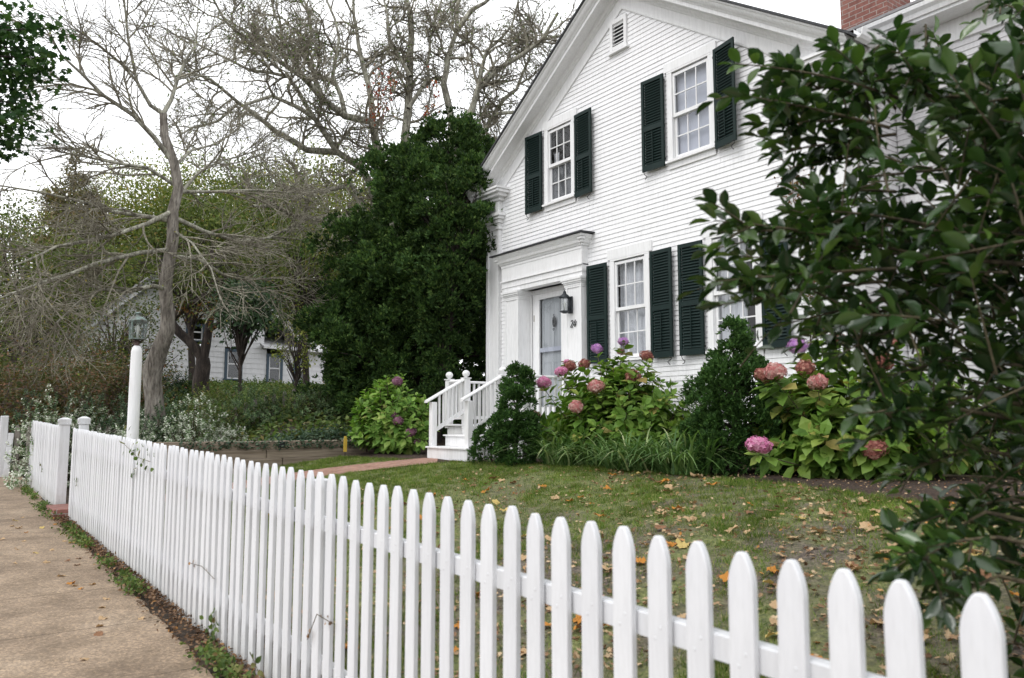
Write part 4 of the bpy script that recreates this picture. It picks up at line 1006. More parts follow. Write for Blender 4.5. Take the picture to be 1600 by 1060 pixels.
leaves(mb, P, rdir(n), rdir(n), rng.uniform(.07,.13,n), .07, T_DIAM); local(mb, t3).build('foliage', M['olive'], t3)
mb = MB(); P = np.array([at(290+rng.normal()*16, 482+rng.normal()*10, D3-.5+rng.normal()*.3) for _ in range(130)]+[at(331+rng.normal()*6, 490+rng.normal()*18, D3-.4+rng.normal()*.3) for _ in range(90)]); n = len(P)
leaves(mb, P, rdir(n), rdir(n), rng.uniform(.07,.12,n), .07, T_DIAM); local(mb, t3).build('turning_leaves', M['orange'], t3)

# ---- generic crown: clumps of leaves over an uneven volume
def crown_pts(c, rad, nclump, per, cr_, flat=1.0, shell=.55):
    d = rdir(nclump); u = rng.uniform(shell, 1, nclump)**.6
    lump = 1+.18*np.sin(d[:,0]*5+d[:,2]*4)+.14*np.cos(d[:,1]*7-d[:,2]*5)
    cc = np.array(c)+d*u[:,None]*lump[:,None]*np.array(rad)
    P = (cc[:,None,:]+rng.normal(size=(nclump,per,3))*cr_*np.array([1,1,flat])).reshape(-1, 3)
    out = np.repeat(d, per, 0); return P, out, cc
def leafy_tree(name, label, basep, height, radx, rady, mat, trunkmat, nclump=170, per=46, leaf=.14, group=None, low=.25, cl=.45, cat='tree', tmpl=T_DIAM, seed=None, lean=(0,0)):
    basep = np.array(basep, float); r = tree(name, basep, label, group, cat)
    top = basep+np.array([lean[0], lean[1], height]); zc = height*(low+1)/2; c = basep+np.array([lean[0]*.7, lean[1]*.7, zc]); rz = height*(1-low)/2
    brs = [wander(basep-np.array([0,0,.2]), (lean[0]*.1,lean[1]*.1,1), height*.8, .035*height*.6, .012*height*.4, 8, .05, .02, [], 0)]
    P, out, cc = crown_pts(c, (radx, rady, rz), nclump, per, cl)
    bb = []
    for k in rng.choice(len(cc), min(60, len(cc)), False):
        tgt = cc[k]; z0 = max(.25*height, (tgt[2]-basep[2])*.55); f = z0/(height*.8); tp = brs[0][0]; i = min(int(f*(len(tp)-1)), len(tp)-2); p = tp[i]+(tp[i+1]-tp[i])*(f*(len(tp)-1)-i if f < 1 else 1)
        mid = (p+tgt)/2+np.array([0,0,.12*height*rng.uniform(0,1)])*0.5+rng.normal(size=3)*.1
        bb.append((np.array([p, mid, tgt]), np.array([.012,.008,.004])*height*.55, 2))
    mb = MB(); tubes(mb, brs, (8,)); tubes(mb, bb, (4,)*6); local(mb, r).build('trunk', trunkmat, r, True)
    n = len(P); N = nrm(out+np.array([0,0,.6])+rng.normal(size=(n,3))*.7); mb = MB()
    leaves(mb, P, rdir(n)+out*.5, N, leaf*rng.uniform(.6,1.25,n), leaf*.55, tmpl); local(mb, r).build('crown', mat, r)
    return r

GB = 'trees closing the view behind the neighbouring house'
for i, (x, d, top_, rx, mat, lab, ny) in enumerate([
  (30, 44, 318, 4.6, 'olive', 'broad olive-green tree at the far left edge of the wood behind the fence', 300),
  (135, 47, 285, 4.6, 'yellowgreen', 'yellow-green tree right behind the browning spruce', 320),
  (215, 49, 245, 4.2, 'yellowgreen', 'yellow-green tree top just left of the bare tree trunk', 330),
  (300, 50, 228, 4.8, 'yellowgreen', 'tall pale yellow-green tree over the neighbouring gable', 400),
  (385, 48, 240, 4.4, 'olive', 'olive-green tree over the low wing of the neighbouring house', 360),
  (455, 46, 250, 4.0, 'yellowgreen', 'yellow-green tree rising left of the dark conifer top', 340),
  (522, 44, 218, 3.6, 'yellowgreen', 'turning yellow-green tree directly behind the dark conifer', 320),
  (575, 50, 262, 4.2, 'olive', 'dark olive tree mostly hidden behind the dark conifer', 200)]):
    bp_ = ground_pt(x, 600, d); leafy_tree('background_tree', lab, bp_, at(x, top_, d)[2]-bp_[2], rx*1.08, rx*1.08, M[mat], M['bark_grey'], int(ny*1.35), 46, .21, GB, .03, .62)
# nearer wall of green between bare tree and neighbour house
leafy_tree('understory_tree', 'olive-green tree in front of the upper right of the neighbouring house, left of the conifer', ground_pt(480, 600, 31), 7.0, 2.6, 2.6, M['olive'], M['bark_dark'], 190, 42, .15, None, .52, .36)
leafy_tree('understory_tree', 'thin green tree crossing the gable of the neighbouring house', ground_pt(300, 600, 33.5), 8.0, 3.0, 1.8, M['olive'], M['bark_dark'], 300, 46, .17, None, .47, .42)
leafy_tree('dark_leafed_tree', 'dark green dense small tree hanging before the neighbouring white wall', ground_pt(376, 612, 25), 4.0, .85, .85, M['dark_leaf'], M['bark_dark'], 60, 60, .15, None, .55, .20)
leafy_tree('understory_tree', 'loose green tree partly veiling the left slope of the neighbouring gable', ground_pt(192, 600, 30), 5.6, 1.7, 1.7, M['olive'], M['bark_dark'], 60, 34, .13, None, .36, .30)
leafy_tree('understory_tree', 'green tree behind the left side of the neighbouring gable', ground_pt(150, 600, 38), 9.0, 3.8, 3.2, M['olive'], M['bark_dark'], 330, 46, .16, None, .15, .45)
leafy_tree('understory_tree', 'dense green tree at the left edge behind the reddening shrubs', ground_pt(20, 600, 32), 8.6, 3.8, 3.8, M['olive'], M['bark_dark'], 340, 46, .15, None, .1, .42)
# reddening shrubs / small maples at the left
leafy_tree('understory_tree', 'olive tree filling the gap right of the bare trunk above the forked tree', ground_pt(395, 600, 40), 10.0, 3.6, 2.4, M['olive'], M['bark_dark'], 330, 46, .16, None, .40, .45)
GR = 'reddening shrubs at the left'
def twiggy_shrub(name, label, basep, h, r_, mat, tm, nst=9, leafn=3600, leaf=.06, group=None, cat='shrub', tmpl=T_DIAM, spread=.5, dens=4, cl=.12):
    basep = np.array(basep, float); r = empty(name, tuple(basep), label, cat, group); st_ = []
    for k in range(nst):
        a = 2*pi*k/nst+rng.uniform(-.3,.3); wander(basep+rng.normal(size=3)*np.array([.08,.08,0]), (cos(a)*spread*r_/h*1.6, sin(a)*spread*r_/h*1.6, 1), h*rng.uniform(.75,1.0), .012*h+.004, .004*h, 7, .09, .02, st_, 0)
    br = []; c = grow(st_, [dict(n=dens*2, len=h*.38, rad=.005*h, ang=42, wob=.13, trop=.02, seg=4, t0=.2), dict(n=dens, len=h*.18, rad=.003*h, ang=45, wob=.15, seg=3, t0=.2)], br)
    mb = MB(); tubes(mb, st_, (6,)); tubes(mb, br, (4,4,3,3)); local(mb, r).build('stems', tm, r)
    E_ = np.concatenate([b[0][1:] for b in c]); P = E_[rng.integers(0, len(E_), leafn)]+rng.normal(size=(leafn,3))*cl
    P[:,2] = np.maximum(P[:,2], ground_z(P[:,0], P[:,1])+.03)
    mb = MB(); N = nrm(rng.normal(size=(leafn,3))*.6+np.array([0,0,1])); leaves(mb, P, rdir(leafn)*np.array([1,1,.5]), N, leaf*rng.uniform(.6,1.3,leafn), leaf*.6, tmpl)
    local(mb, r).build('foliage', mat, r); return r
for (x, d, h, w_, mat, lab) in [(60,24,3.3,2.0,'redgreen','reddish shrub with thin stems behind the far left fence'),(120,22,2.7,1.7,'redgreen','reddish thin-stemmed shrub left of the lamp post'),(165,23,2.9,1.7,'redgreen','tall reddening shrub just left of the lamp post'),
                           (5,22,3.0,2.0,'redgreen','reddening shrub cut by the left picture edge'),(95,28,4.6,2.4,'olive','tall green and red small tree behind the thin-stemmed shrubs'),(185,29,3.0,1.8,'olive','green shrub beneath the neighbouring gable')]:
    twiggy_shrub('tall_shrub', lab, ground_pt(x, 640, d), h, w_, M[mat], M['redtwig'], 11, 7500, .10, GR, spread=.8, dens=5, cl=.22)

# ---- browning spruce
sb = ground_pt(98, 600, 42); spz = tree('spruce_tree', sb, 'thin browning spruce with sparse tiers rising at the upper left'); sb = np.array(sb)
hs_ = 15.0; brs = [(np.array([sb, sb+(0,0,hs_*.5), sb+(0.1,0,hs_)]), np.array([.22,.14,.03]), 0)]; sub = []
P = []; 
for k in range(120):
    f = rng.uniform(.2, 1); a = rng.uniform(0, 2*pi); L = (1-f)**.8*3.6*rng.uniform(.5,1.1)+.3; p = sb+np.array([.1*f,0,hs_*f]); d = np.array([cos(a), sin(a), rng.uniform(-.05,.35)])
    b = wander(p, d, L, .035, .01, 5, .06, .03, sub, 1)
sub2 = []; c = grow(sub, [dict(per_m=3, len=.8, rad=.012, ang=50, wob=.12, seg=3, t0=.2)], sub2)
mb = MB(); tubes(mb, brs, (7,)); tubes(mb, sub, (4,4)); tubes(mb, sub2, (3,3,3)); local(mb, spz).build('trunk', M['bark_dark'], spz)
E_ = np.concatenate([b[0] for b in sub2]); n = 42000; P = E_[rng.integers(0, len(E_), n)]+rng.normal(size=(n,3))*.13
mb = MB(); leaves(mb, P, rdir(n)+np.array([0,0,-.3]), rdir(n), rng.uniform(.12,.24,n), .08, T_DIAM); local(mb, spz).build('needles', M['spruce'], spz)

# ---- maple reaching in from the upper left
mbase = np.array([-12.2, -1.9, 0.2]); mbase[2] = float(base(-12.2)); mt = tree('maple_tree', mbase, 'dark green maple whose leafy boughs hang in at the upper left corner')
D = 10.5
lim = [(np.array([mbase-(0,0,.2), mbase+(.1,.2,1.8), at(-190,330,D), at(-150,120,D), at(-120,-60,D)]), np.array([.26,.2,.17,.12,.06]), 0)]
tips = [(75,45,.0),(45,75,.3),(20,40,0),(60,105,.2),(72,92,.1),(25,140,.4),(35,165,.2),(15,190,0),(0,100,.5),(10,215,.2),(40,120,.3),(-20,60,0),(-30,150,.3),(-30,220,.2),(30,205,.1),(5,160,.2),(15,60,.4),(-60,100,.3),(-70,190,.2)]
for x, y, dd in tips:
    a = at(-150, y*.6+60, D); b_ = at(x, y, D+dd-.2); lim.append((np.array([a, (a+b_)/2+np.array([0,0,.15]), b_]), np.array([.035,.02,.006]), 2))
mb = MB(); tubes(mb, lim, (9,5,5)); local(mb, mt).build('trunk', M['bark_dark'], mt, True)
P = []
for x, y, dd in tips:
    c = at(x, y, D+dd-.2)
    k = 42; P.append(c+rng.normal(size=(k,3))*np.array([.16,.16,.11])+np.array([0,0,-.03])); c2 = at(x-35, y-5, D+dd); P.append(c2+rng.normal(size=(k,3))*np.array([.2,.2,.14]))
P = np.concatenate(P); n = len(P); mb = MB(); leaves(mb, P, rdir(n)*np.array([1,1,.4])+np.array([0,0,-.5]), nrm(rng.normal(size=(n,3))*.5+np.array([0,0,1])), rng.uniform(.08,.13,n), .11, T_LOBE); local(mb, mt).build('foliage', M['maple'], mt)

# ---- the big dark conifer left of the house and the dwarf ones
def sprays(mb, cc, out, per, R, size, spread_up=.5):
    """cloud-like lumps made of small fan sprays"""
    n = len(cc); 
    o = np.repeat(out, per, 0); d = nrm(o*1.1+rng.normal(size=(n*per,3))*.75+np.array([0,0,spread_up])); P = np.repeat(cc, per, 0)+d*np.repeat(R, per)[:,None]*rng.uniform(.35,1.12,(n*per,1))**.8
    # each spray: 7 scales in a fan plane
    m = len(P); ax = nrm(d+o*.5+rng.normal(size=(m,3))*.3+np.array([0,0,.25])); N = nrm(rng.normal(size=(m,3))); S = nrm(np.cross(ax, N))
    for a in (-.95,-.6,-.25,.1,.42,.75,1.05):
        dd = ax*cos(a)+S*sin(a); leaves(mb, P+dd*size*.12+rng.normal(size=(m,3))*size*.12, dd, N+rng.normal(size=(m,3))*.4, size*rng.uniform(.6,1.1,m), size*.40, T_DIAM)
def conifer(name, label, basep, prof, nlump, per, R, size, mat, group=None, cat='conifer', stemr=.16, squash=(1,1), core=True, lean=(0,0), seedlump=0, ragged=0):
    """prof: list of (height, radius)"""
    basep = np.array(basep, float); r = tree(name, basep, label, group, cat)
    H = [p[0] for p in prof]; RR = [p[1] for p in prof]; hmax = H[-1]
    h = rng.uniform(0, 1, nlump*3)*hmax; keep = rng.uniform(0, 1, nlump*3) < (np.interp(h, H, RR)+.15)/(max(RR)+.15); h = h[keep][:nlump]; n = len(h)
    a = rng.uniform(0, 2*pi, n); rr = np.interp(h, H, RR)*(1+(.12+ragged*.6)*np.sin(a*3+h*3.4+seedlump)+(.08+ragged*.5)*np.sin(a*6-h*5.7+1.5*np.sin(h*2.3+a)))*rng.uniform(.66,1.04+ragged*.7,n)
    cc = basep+np.stack([np.cos(a)*rr*squash[0]+lean[0]*h/hmax, np.sin(a)*rr*squash[1]+lean[1]*h/hmax, h], -1); out = np.stack([np.cos(a), np.sin(a), .35+.8*(h/hmax)**2], -1)
    mb = MB(); sprays(mb, cc, nrm(out), per, R*rng.uniform(.6,1.3,n), size); local(mb, r).build('foliage', mat, r)
    tk = [(np.array([basep-(0,0,.1), basep+(lean[0]*.5,lean[1]*.5,hmax*.5), basep+(lean[0],lean[1],hmax*.93)]), np.array([stemr, stemr*.7, stemr*.15]), 0)]
    for k in rng.choice(n, min(n, 110), False):
        t = cc[k]; p = basep+np.array([lean[0]*h[k]/hmax*.8, lean[1]*h[k]/hmax*.8, max(.1, h[k]*.82)]); tk.append((np.array([p, (p+t)/2+(0,0,-.02*hmax*0), t]), np.array([stemr*.22, stemr*.14, stemr*.05]), 3))
    mb = MB(); tubes(mb, tk, (9,5,5,4)); local(mb, r).build('trunk', M['bark_dark'], r, True)
    return r
cb = ground_pt(650, 660, 18.4)
conifer('false_cypress_tree', 'large dense dark green conifer standing at the left corner of the white house', cb,
        [(0,1.25),(.8,1.65),(2,1.85),(3.2,1.75),(4.5,1.58),(5.3,1.35),(5.9,1.05),(6.4,.68),(6.85,.25)], 820, 46, .42, .10, M['hinoki'], stemr=.2, lean=(.75,.35), ragged=.2)
# its low dark inner layer, a second stem on the left
cb2 = ground_pt(572, 660, 18.2)
conifer('false_cypress_tree', 'lower dark green conifer growing against the left side of the large one', cb2, [(0,.6),(.8,.75),(2.0,.8),(3.0,.65),(3.7,.3)], 210, 42, .36, .10, M['hinoki'], stemr=.12, ragged=.15)
cb3 = np.array([-14.2, 8.45, gz(-14.2, 8.45)])
conifer('false_cypress_tree', 'dark conifer leaning over the left corner pilaster of the white house', cb3, [(0,.12),(1.8,.2),(2.6,.45),(3.4,.66),(4.4,.70),(5.1,.52),(5.6,.22)], 180, 42, .34, .095, M['hinoki'], stemr=.12, seedlump=2, ragged=.12, lean=(.85,.2))
GD = 'dwarf conifers in front of the white house'
conifer('dwarf_conifer', 'dwarf conifer with tufted branches standing right of the entrance steps', (-8.98,6.62,gz(-8.98,6.62)), [(0,.20),(.2,.27),(.5,.27),(.75,.24),(1.0,.20),(1.32,.08)], 140, 26, .11, .048, M['dwarf'], GD, stemr=.035, lean=(.02,.05))
conifer('dwarf_conifer', 'low spreading dwarf conifer at the foot of the steps, the smallest of them', (-9.55,6.62,gz(-9.55,6.62)), [(0,.18),(.15,.26),(.35,.25),(.52,.10)], 34, 26, .10, .048, M['dwarf'], GD, stemr=.02)
conifer('dwarf_conifer', 'tall dwarf conifer with a wispy top between the two flowering hydrangeas', (-5.78,7.35,gz(-5.78,7.35)), [(0,.40),(.35,.46),(.75,.44),(1.02,.36),(1.2,.2),(1.38,.08),(1.66,.03)], 230, 26, .14, .055, M['dwarf'], GD, stemr=.05)

# ---- hydrangeas
def flower_mesh(name, R, mat, nf=150, flat=.85):
    mb = MB(); i = np.arange(nf)+.5; ph = np.arccos(1-2*i/nf*.93); th = pi*(1+5**.5)*i
    d = np.stack([np.cos(th)*np.sin(ph), np.sin(th)*np.sin(ph), np.cos(ph)], -1); lump = 1+.10*np.sin(d[:,0]*6+1)+.08*np.cos(d[:,1]*7+d[:,2]*4)
    P = d*np.array([R,R,R*flat])*lump[:,None]*rng.uniform(.93,1.06,(nf,1)); N = nrm(d+rng.normal(size=d.shape)*.25); A = nrm(np.cross(N, rng.normal(size=d.shape))); B = np.cross(N, A)
    ps = R*.245
    # four petals per floret share one centre, so each floret is one island
    V = []; q = []
    for k in range(nf):
        b0 = len(V); V.append(P[k])
        for j in range(4):
            a = j*pi/2; u = A[k]*cos(a)+B[k]*sin(a); v = -A[k]*sin(a)+B[k]*cos(a)
            V += [P[k]+(u*.55+v*.42)*ps+N[k]*ps*.15, P[k]+u*ps+N[k]*ps*.02*rng.uniform(-4,4), P[k]+(u*.55-v*.42)*ps+N[k]*ps*.15]; q.append((b0, b0+1+3*j, b0+2+3*j, b0+3+3*j))
    mb.add(V, quad=q); mb.lathe((0,0,0), [(R*.2,-R*.62),(R*.7,-R*.3),(R*.80,0),(R*.62,R*.42),(R*.2,R*.62)], 10)
    return mb.mesh(name, mat)
FM = {k: flower_mesh('flower_head_'+k, 1.0, M[k]) for k in ('pink','purple','dusty','palepink','mauve','bluepet')}
def hydrangea(label, basep, rx, ry, h, nst, flowers, mat, leafL=.13, group='hydrangea bushes by the white house', lo=.25):
    basep = np.array(basep, float); r = empty('hydrangea_bush', tuple(basep), label, 'hydrangea', group); st_ = []; LP = []; LD = []; LN = []; LL = []
    tips = []
    for k in range(nst):
        cz = rng.uniform(.02,1.0); aa = rng.uniform(0,2*pi); sr = (1-cz**2.2)**.5; d = np.array([cos(aa)*sr, sin(aa)*sr, cz]); u = rng.uniform(.7,1.0)
        zz = max(lo*h*rng.uniform(.5,1.5), h*d[2]*u)
        tips.append(basep+np.array([d[0]*rx*u*1.15, d[1]*ry*u*1.15, zz]))
    fl = []
    for (px, py, dep, R, kind) in flowers:
        p = at(px, py, dep); fl.append((p, R, kind)); tips.append(p-np.array([0,0,R*.8]))
    for k, tp in enumerate(tips):
        b0 = basep+np.array([rng.normal()*.10, rng.normal()*.08, .0]); v = tp-b0; L = np.linalg.norm(v)
        mid = b0+v*.5+np.array([v[0]*.08, v[1]*.08, .10*L*-.2+.06])+rng.normal(size=3)*.025; t = np.linspace(0, 1, 7)[:,None]; pts = (1-t)**2*b0+2*t*(1-t)*mid+t*t*tp
        st_.append((pts, np.linspace(.009,.0045,7), 2))
        nodes = max(3, int(L/.085))
        for j in range(nodes):
            f = 1-j/nodes*.72; i = min(int(f*6), 5); p = pts[i]+(pts[i+1]-pts[i])*(f*6-i); ax = nrm(pts[i+1]-pts[i]); a0 = (j%2)*pi/2+k
            if j > 4 and rng.uniform() < .4: continue
            s1 = nrm(np.cross(ax, (0.2,.1,1.))); s2 = np.cross(ax, s1)
            ll = leafL*(.6 if j == 0 else .9 if j == 1 else 1.0)*rng.uniform(.75,1.2)
            nl = 2 if j else 3
            for s in range(nl):
                a = a0+2*pi*s/nl+rng.normal()*.3; o = s1*cos(a)+s2*sin(a); dd = nrm(o*1.0+ax*(.9 if j == 0 else .45)+np.array([0,0,.05 if j < 2 else -.25])+rng.normal(size=3)*.12)
                LP.append(p+o*.02); LD.append(dd); LN.append(nrm(np.array([0,0,1.])*.8+ax*.7+rng.normal(size=3)*.22)); LL.append(ll)
    mb = MB(); tubes(mb, st_, (6,5,5)); local(mb, r).build('stems', M['stem'], r, True)
    mb = MB(); LL = np.array(LL); leaves(mb, np.array(LP), np.array(LD), np.array(LN), LL, LL*.72, T_OVATE); local(mb, r).build('foliage', mat, r)
    for p, R, kind in fl:
        o = bpy.data.objects.new('flower_head', FM[kind]); COL.objects.link(o); o.parent = r; o.location = p-basep; o.scale = (R*rng.uniform(.92,1.08), R*rng.uniform(.92,1.08), R*rng.uniform(.85,1.0)); o.rotation_euler = (rng.uniform(-.4,.4), rng.uniform(-.4,.4), rng.uniform(0,6))
        o['label'] = {'pink':'bright pink flower head','purple':'lilac purple flower head','dusty':'dried brick red flower head','palepink':'fading dusty pink flower head','mauve':'dull mauve flower head','bluepet':'small blue flower head'}[kind]
    return r
def rp(px, depth): p = at(px, 650, depth); return (p[0], p[1], gz(p[0], p[1]))
hydrangea('hydrangea bush with pale leaves and mauve heads left of the entrance steps', rp(612, 14.7), 1.08, .62, 1.55, 175,
   [(621,596,14.3,.088,'mauve'),(622,658,13.85,.088,'mauve'),(641,676,13.8,.095,'mauve'),(616,649,13.95,.06,'mauve'),(652,690,13.85,.06,'mauve')], M['hydpale'], .16)
hydrangea('hydrangea bush with pink, lilac and brick red heads left of the middle dwarf conifer', rp(965, 11.4), 1.36, .75, 1.52, 300,
   [(849,598,11.3,.095,'pink'),(877,581,11.5,.088,'pink'),(891,572,11.7,.085,'dusty'),(913,569,11.7,.085,'dusty'),(933,545,11.6,.080,'purple'),(974,534,11.6,.070,'purple'),(970,550,11.7,.055,'palepink'),(1010,556,11.4,.090,'dusty'),(990,589,11.0,.105,'dusty'),(931,604,10.9,.100,'palepink'),(900,636,10.9,.098,'palepink'),(834,651,11.1,.082,'palepink'),(886,566,11.8,.05,'pink')], M['hyd'], .18)
hydrangea('hydrangea bush with pink and brick red heads at the right, partly behind the holly', rp(1315, 8.7), 1.15, .85, 1.35, 270,
   [(1185,696,7.75,.105,'pink'),(1211,581,8.25,.105,'palepink'),(1192,587,8.35,.085,'dusty'),(1258,575,8.45,.095,'dusty'),(1278,598,8.15,.095,'palepink'),(1247,541,8.85,.095,'purple'),(1367,702,7.65,.105,'dusty'),(1378,567,8.25,.105,'dusty'),(1281,510,9.15,.085,'dusty'),(1306,530,9.05,.085,'dusty'),(1400,535,9.15,.06,'dusty'),(1448,537,9.15,.05,'bluepet')], M['hyd'], .20)
hydrangea('hydrangea bush farthest right behind the holly', rp(1500, 8.8), .9, .7, 1.2, 90, [(1450,650,8.3,.08,'dusty')], M['hyd'], .165)

# broad-leaved evergreen beside the first hydrangea
def leafshrub(name, label, basep, rx, ry, h, n, leaf, mat, group=None, tmpl=T_OVATE, cat='shrub', w=.4, up=.5, nst=30):
    basep = np.array(basep, float); r = empty(name, tuple(basep), label, cat, group); m = n//9
    d = rdir(m); d[:,2] = np.abs(d[:,2]); u = rng.uniform(.35,1,m)**.5; lump = 1+.2*np.sin(d[:,0]*6+d[:,2]*5+len(label))
    tips = basep+d*u[:,None]*lump[:,None]*np.array([rx, ry, h]); tips[:,2] = np.maximum(tips[:,2], ground_z(tips[:,0], tips[:,1])+.05)
    ax = nrm(d+np.array([0,0,up])+rng.normal(size=(m,3))*.3)
    P = np.repeat(tips, 9, 0)-np.repeat(ax, 9, 0)*(np.tile(np.arange(9), m)*leaf*.22)[:,None]
    a = np.tile(np.arange(9)*2.4, m); s1 = nrm(np.cross(np.repeat(ax, 9, 0), np.array([.3,.2,1.]))); s2 = np.cross(np.repeat(ax, 9, 0), s1)
    o = s1*np.cos(a)[:,None]+s2*np.sin(a)[:,None]; D = nrm(o+np.repeat(ax, 9, 0)*.6+rng.normal(size=o.shape)*.2); mb = MB()
    leaves(mb, P, D, nrm(np.repeat(ax, 9, 0)+np.array([0,0,.4])), leaf*rng.uniform(.7,1.2,len(P)), leaf*w, tmpl); local(mb, r).build('foliage', mat, r)
    mb = MB()
    for k in rng.choice(m, min(m, nst), False): mb.tube([basep+rng.normal(size=3)*(.06,.06,0), (basep+tips[k])/2+np.array([0,0,.05]), tips[k]], [.012,.008,.003], 4, False)
    local(mb, r).build('stems', M['stem'], r); return r
p = rp(1085, 11.2); leafshrub('evergreen_shrub', 'grey-green small-leaved shrub between the middle hydrangea and the tall dwarf conifer', p, .55, .45, 1.08, 3200, .065, M['grey_leaf'])
p = rp(1235, 10.6); leafshrub('evergreen_shrub', 'dark climbing evergreen under the right lower window against the wall', p, .45, .35, 2.0, 1600, .06, M['dark_leaf'])

# strap-leaved clumps
def clump(label, basep, rx, ry, n, L, group='strap-leaved clumps edging the lawn'):
    basep = np.array(basep, float); r = empty('grass_clump', tuple(basep), label, 'ornamental grass', group); mb = MB()
    a = rng.uniform(0, 2*pi, n); rad = np.sqrt(rng.uniform(0, 1, n)); o = np.stack([np.cos(a)*rad*rx, np.sin(a)*rad*ry, np.zeros(n)], -1)+basep; o[:,2] = ground_z(o[:,0], o[:,1])
    b = rng.uniform(0, 2*pi, n); hd = np.stack([np.cos(b), np.sin(b), np.zeros(n)], -1)+np.stack([np.cos(a)*rad, np.sin(a)*rad, np.zeros(n)], -1)*.8; hd = nrm(hd)
    LL = L*rng.uniform(.6,1.2,n); lean = rng.uniform(.15,.75,n); side = np.cross(hd, np.array([0,0,1.])); K = 7; V = []
    for k in range(K):
        t = k/(K-1); x = LL*(lean*t+.35*t*t); z = LL*(1.05*t-(.35+.75*lean)*t*t); c = o+hd*x[:,None]+np.array([0,0,1.])*z[:,None]; wd = .0105*(1-t**3)+.0008
        V += [c-side*wd, c+side*wd]
    V = np.stack(V, 1); V[:,:,2] = np.maximum(V[:,:,2], ground_z(V[:,:,0], V[:,:,1])+.03); q = np.array([(2*k,2*k+1,2*k+3,2*k+2) for k in range(K-1)])
    mb.add(V.reshape(-1,3), quad=(q[None]+(np.arange(n)*2*K)[:,None,None]).reshape(-1,4)); local(mb, r).build('blades', M['liriope'], r, True); return r
for (x, y, rx, n, lab) in [(-8.35,6.95,.30,260,'strap-leaved grass clump nearest the steps, right of the small conifer'),(-7.95,7.15,.30,230,'strap-leaved grass clump before the bare gap under the first hydrangea'),
      (-7.00,6.90,.33,300,'strap-leaved grass clump under the left part of the middle hydrangea'),(-6.55,6.95,.33,300,'fullest strap-leaved clump under the middle of the hydrangea'),(-6.10,6.85,.30,260,'strap-leaved grass clump left of the tall dwarf conifer')]:
    clump(lab, (x, y, gz(x, y)), rx*1.1, .22, int(n*.62), .85)

# ---- shrub border beyond the timber wall
GS = 'border shrubs beyond the lawn'
TOPS = dict(zip(['white-variegated shrub behind the gate gap','dark rounded shrub left of the lamp post','variegated shrub at the foot of the lamp post','dark green shrub at the foot of the bare tree','white-edged shrub right of the bare tree trunk','olive border shrub left of the middle of the bank','tall grey-green shrub in the middle of the bank','olive shrub right of the middle of the bank','grey-green shrub beside the dark conifer','pale flowering low shrub just above the timber wall','dark shrub behind the short left fence section','broad dark shrub mass behind the bare tree foot','green shrub mass in front of the neighbouring wall','shrub mass below the neighbouring windows'],
   [608,624,645,628,626,615,598,604,606,664,626,610,600,598]))
for (x, d, rx, ry, h, n, leaf, mat, lab) in [
   (100, 15.0, .9, .9, .72, 1500, .06, 'var_leaf', 'white-variegated shrub behind the gate gap'),
   (150, 16.0, 1.0, .9, .85, 3600, .055, 'dark_leaf', 'dark rounded shrub left of the lamp post'),
   (205, 14.2, .7, .6, .50, 1500, .05, 'var_leaf', 'variegated shrub at the foot of the lamp post'),
   (255, 15.6, .8, .8, .80, 3000, .06, 'dark_leaf', 'dark green shrub at the foot of the bare tree'),
   (300, 15.0, .9, .7, .62, 1500, .06, 'var_leaf', 'white-edged shrub right of the bare tree trunk'),
   (345, 17.0, 1.2, 1.0, .95, 4200, .06, 'mixed_leaf', 'olive border shrub left of the middle of the bank'),
   (400, 18.0, 1.3, 1.0, 1.05, 4600, .06, 'grey_leaf', 'tall grey-green shrub in the middle of the bank'),
   (455, 18.5, 1.2, 1.0, .95, 4200, .06, 'mixed_leaf', 'olive shrub right of the middle of the bank'),
   (500, 18.0, .9, .9, .85, 3000, .06, 'grey_leaf', 'grey-green shrub beside the dark conifer'),
   (355, 15.4, .6, .5, .40, 1200, .05, 'var_leaf', 'pale flowering low shrub just above the timber wall'),
   (60, 17.5, 1.0, .9, .75, 3000, .06, 'dark_leaf', 'dark shrub behind the short left fence section'),
   (240, 19.5, 1.6, 1.2, 1.1, 4800, .07, 'dark_leaf', 'broad dark shrub mass behind the bare tree foot'),
   (320, 21, 1.6, 1.2, 1.1, 4600, .07, 'olive', 'green shrub mass in front of the neighbouring wall'),
   (430, 22, 1.6, 1.2, 1.1, 4600, .07, 'mixed_leaf', 'shrub mass below the neighbouring windows')]:
    p = at(x, 650, d); h = max(.4, at(x, TOPS[lab], d)[2]-gz(p[0], p[1])); n = int(n*(1.9 if mat == 'var_leaf' else 1.0))
    leafshrub('border_shrub', lab, (p[0], p[1], gz(p[0], p[1])), rx, ry, h, int(n*max(1, h/.9)), leaf, M[mat], GS, w=.55, nst=60)
leafshrub('yew_bush', 'dark rounded bush against the neighbouring white wall between two trunks', ground_pt(272, 600, 31), 1.1, 1.1, 1.3, 4000, .12, M['dark_leaf'])
leafy_tree('sapling', 'slender young tree with loose leaves before the neighbouring windows', ground_pt(459, 612, 22), 2.6, .6, .6, M['yellowgreen'], M['bark_dark'], 46, 16, .09, None, .35, .14)
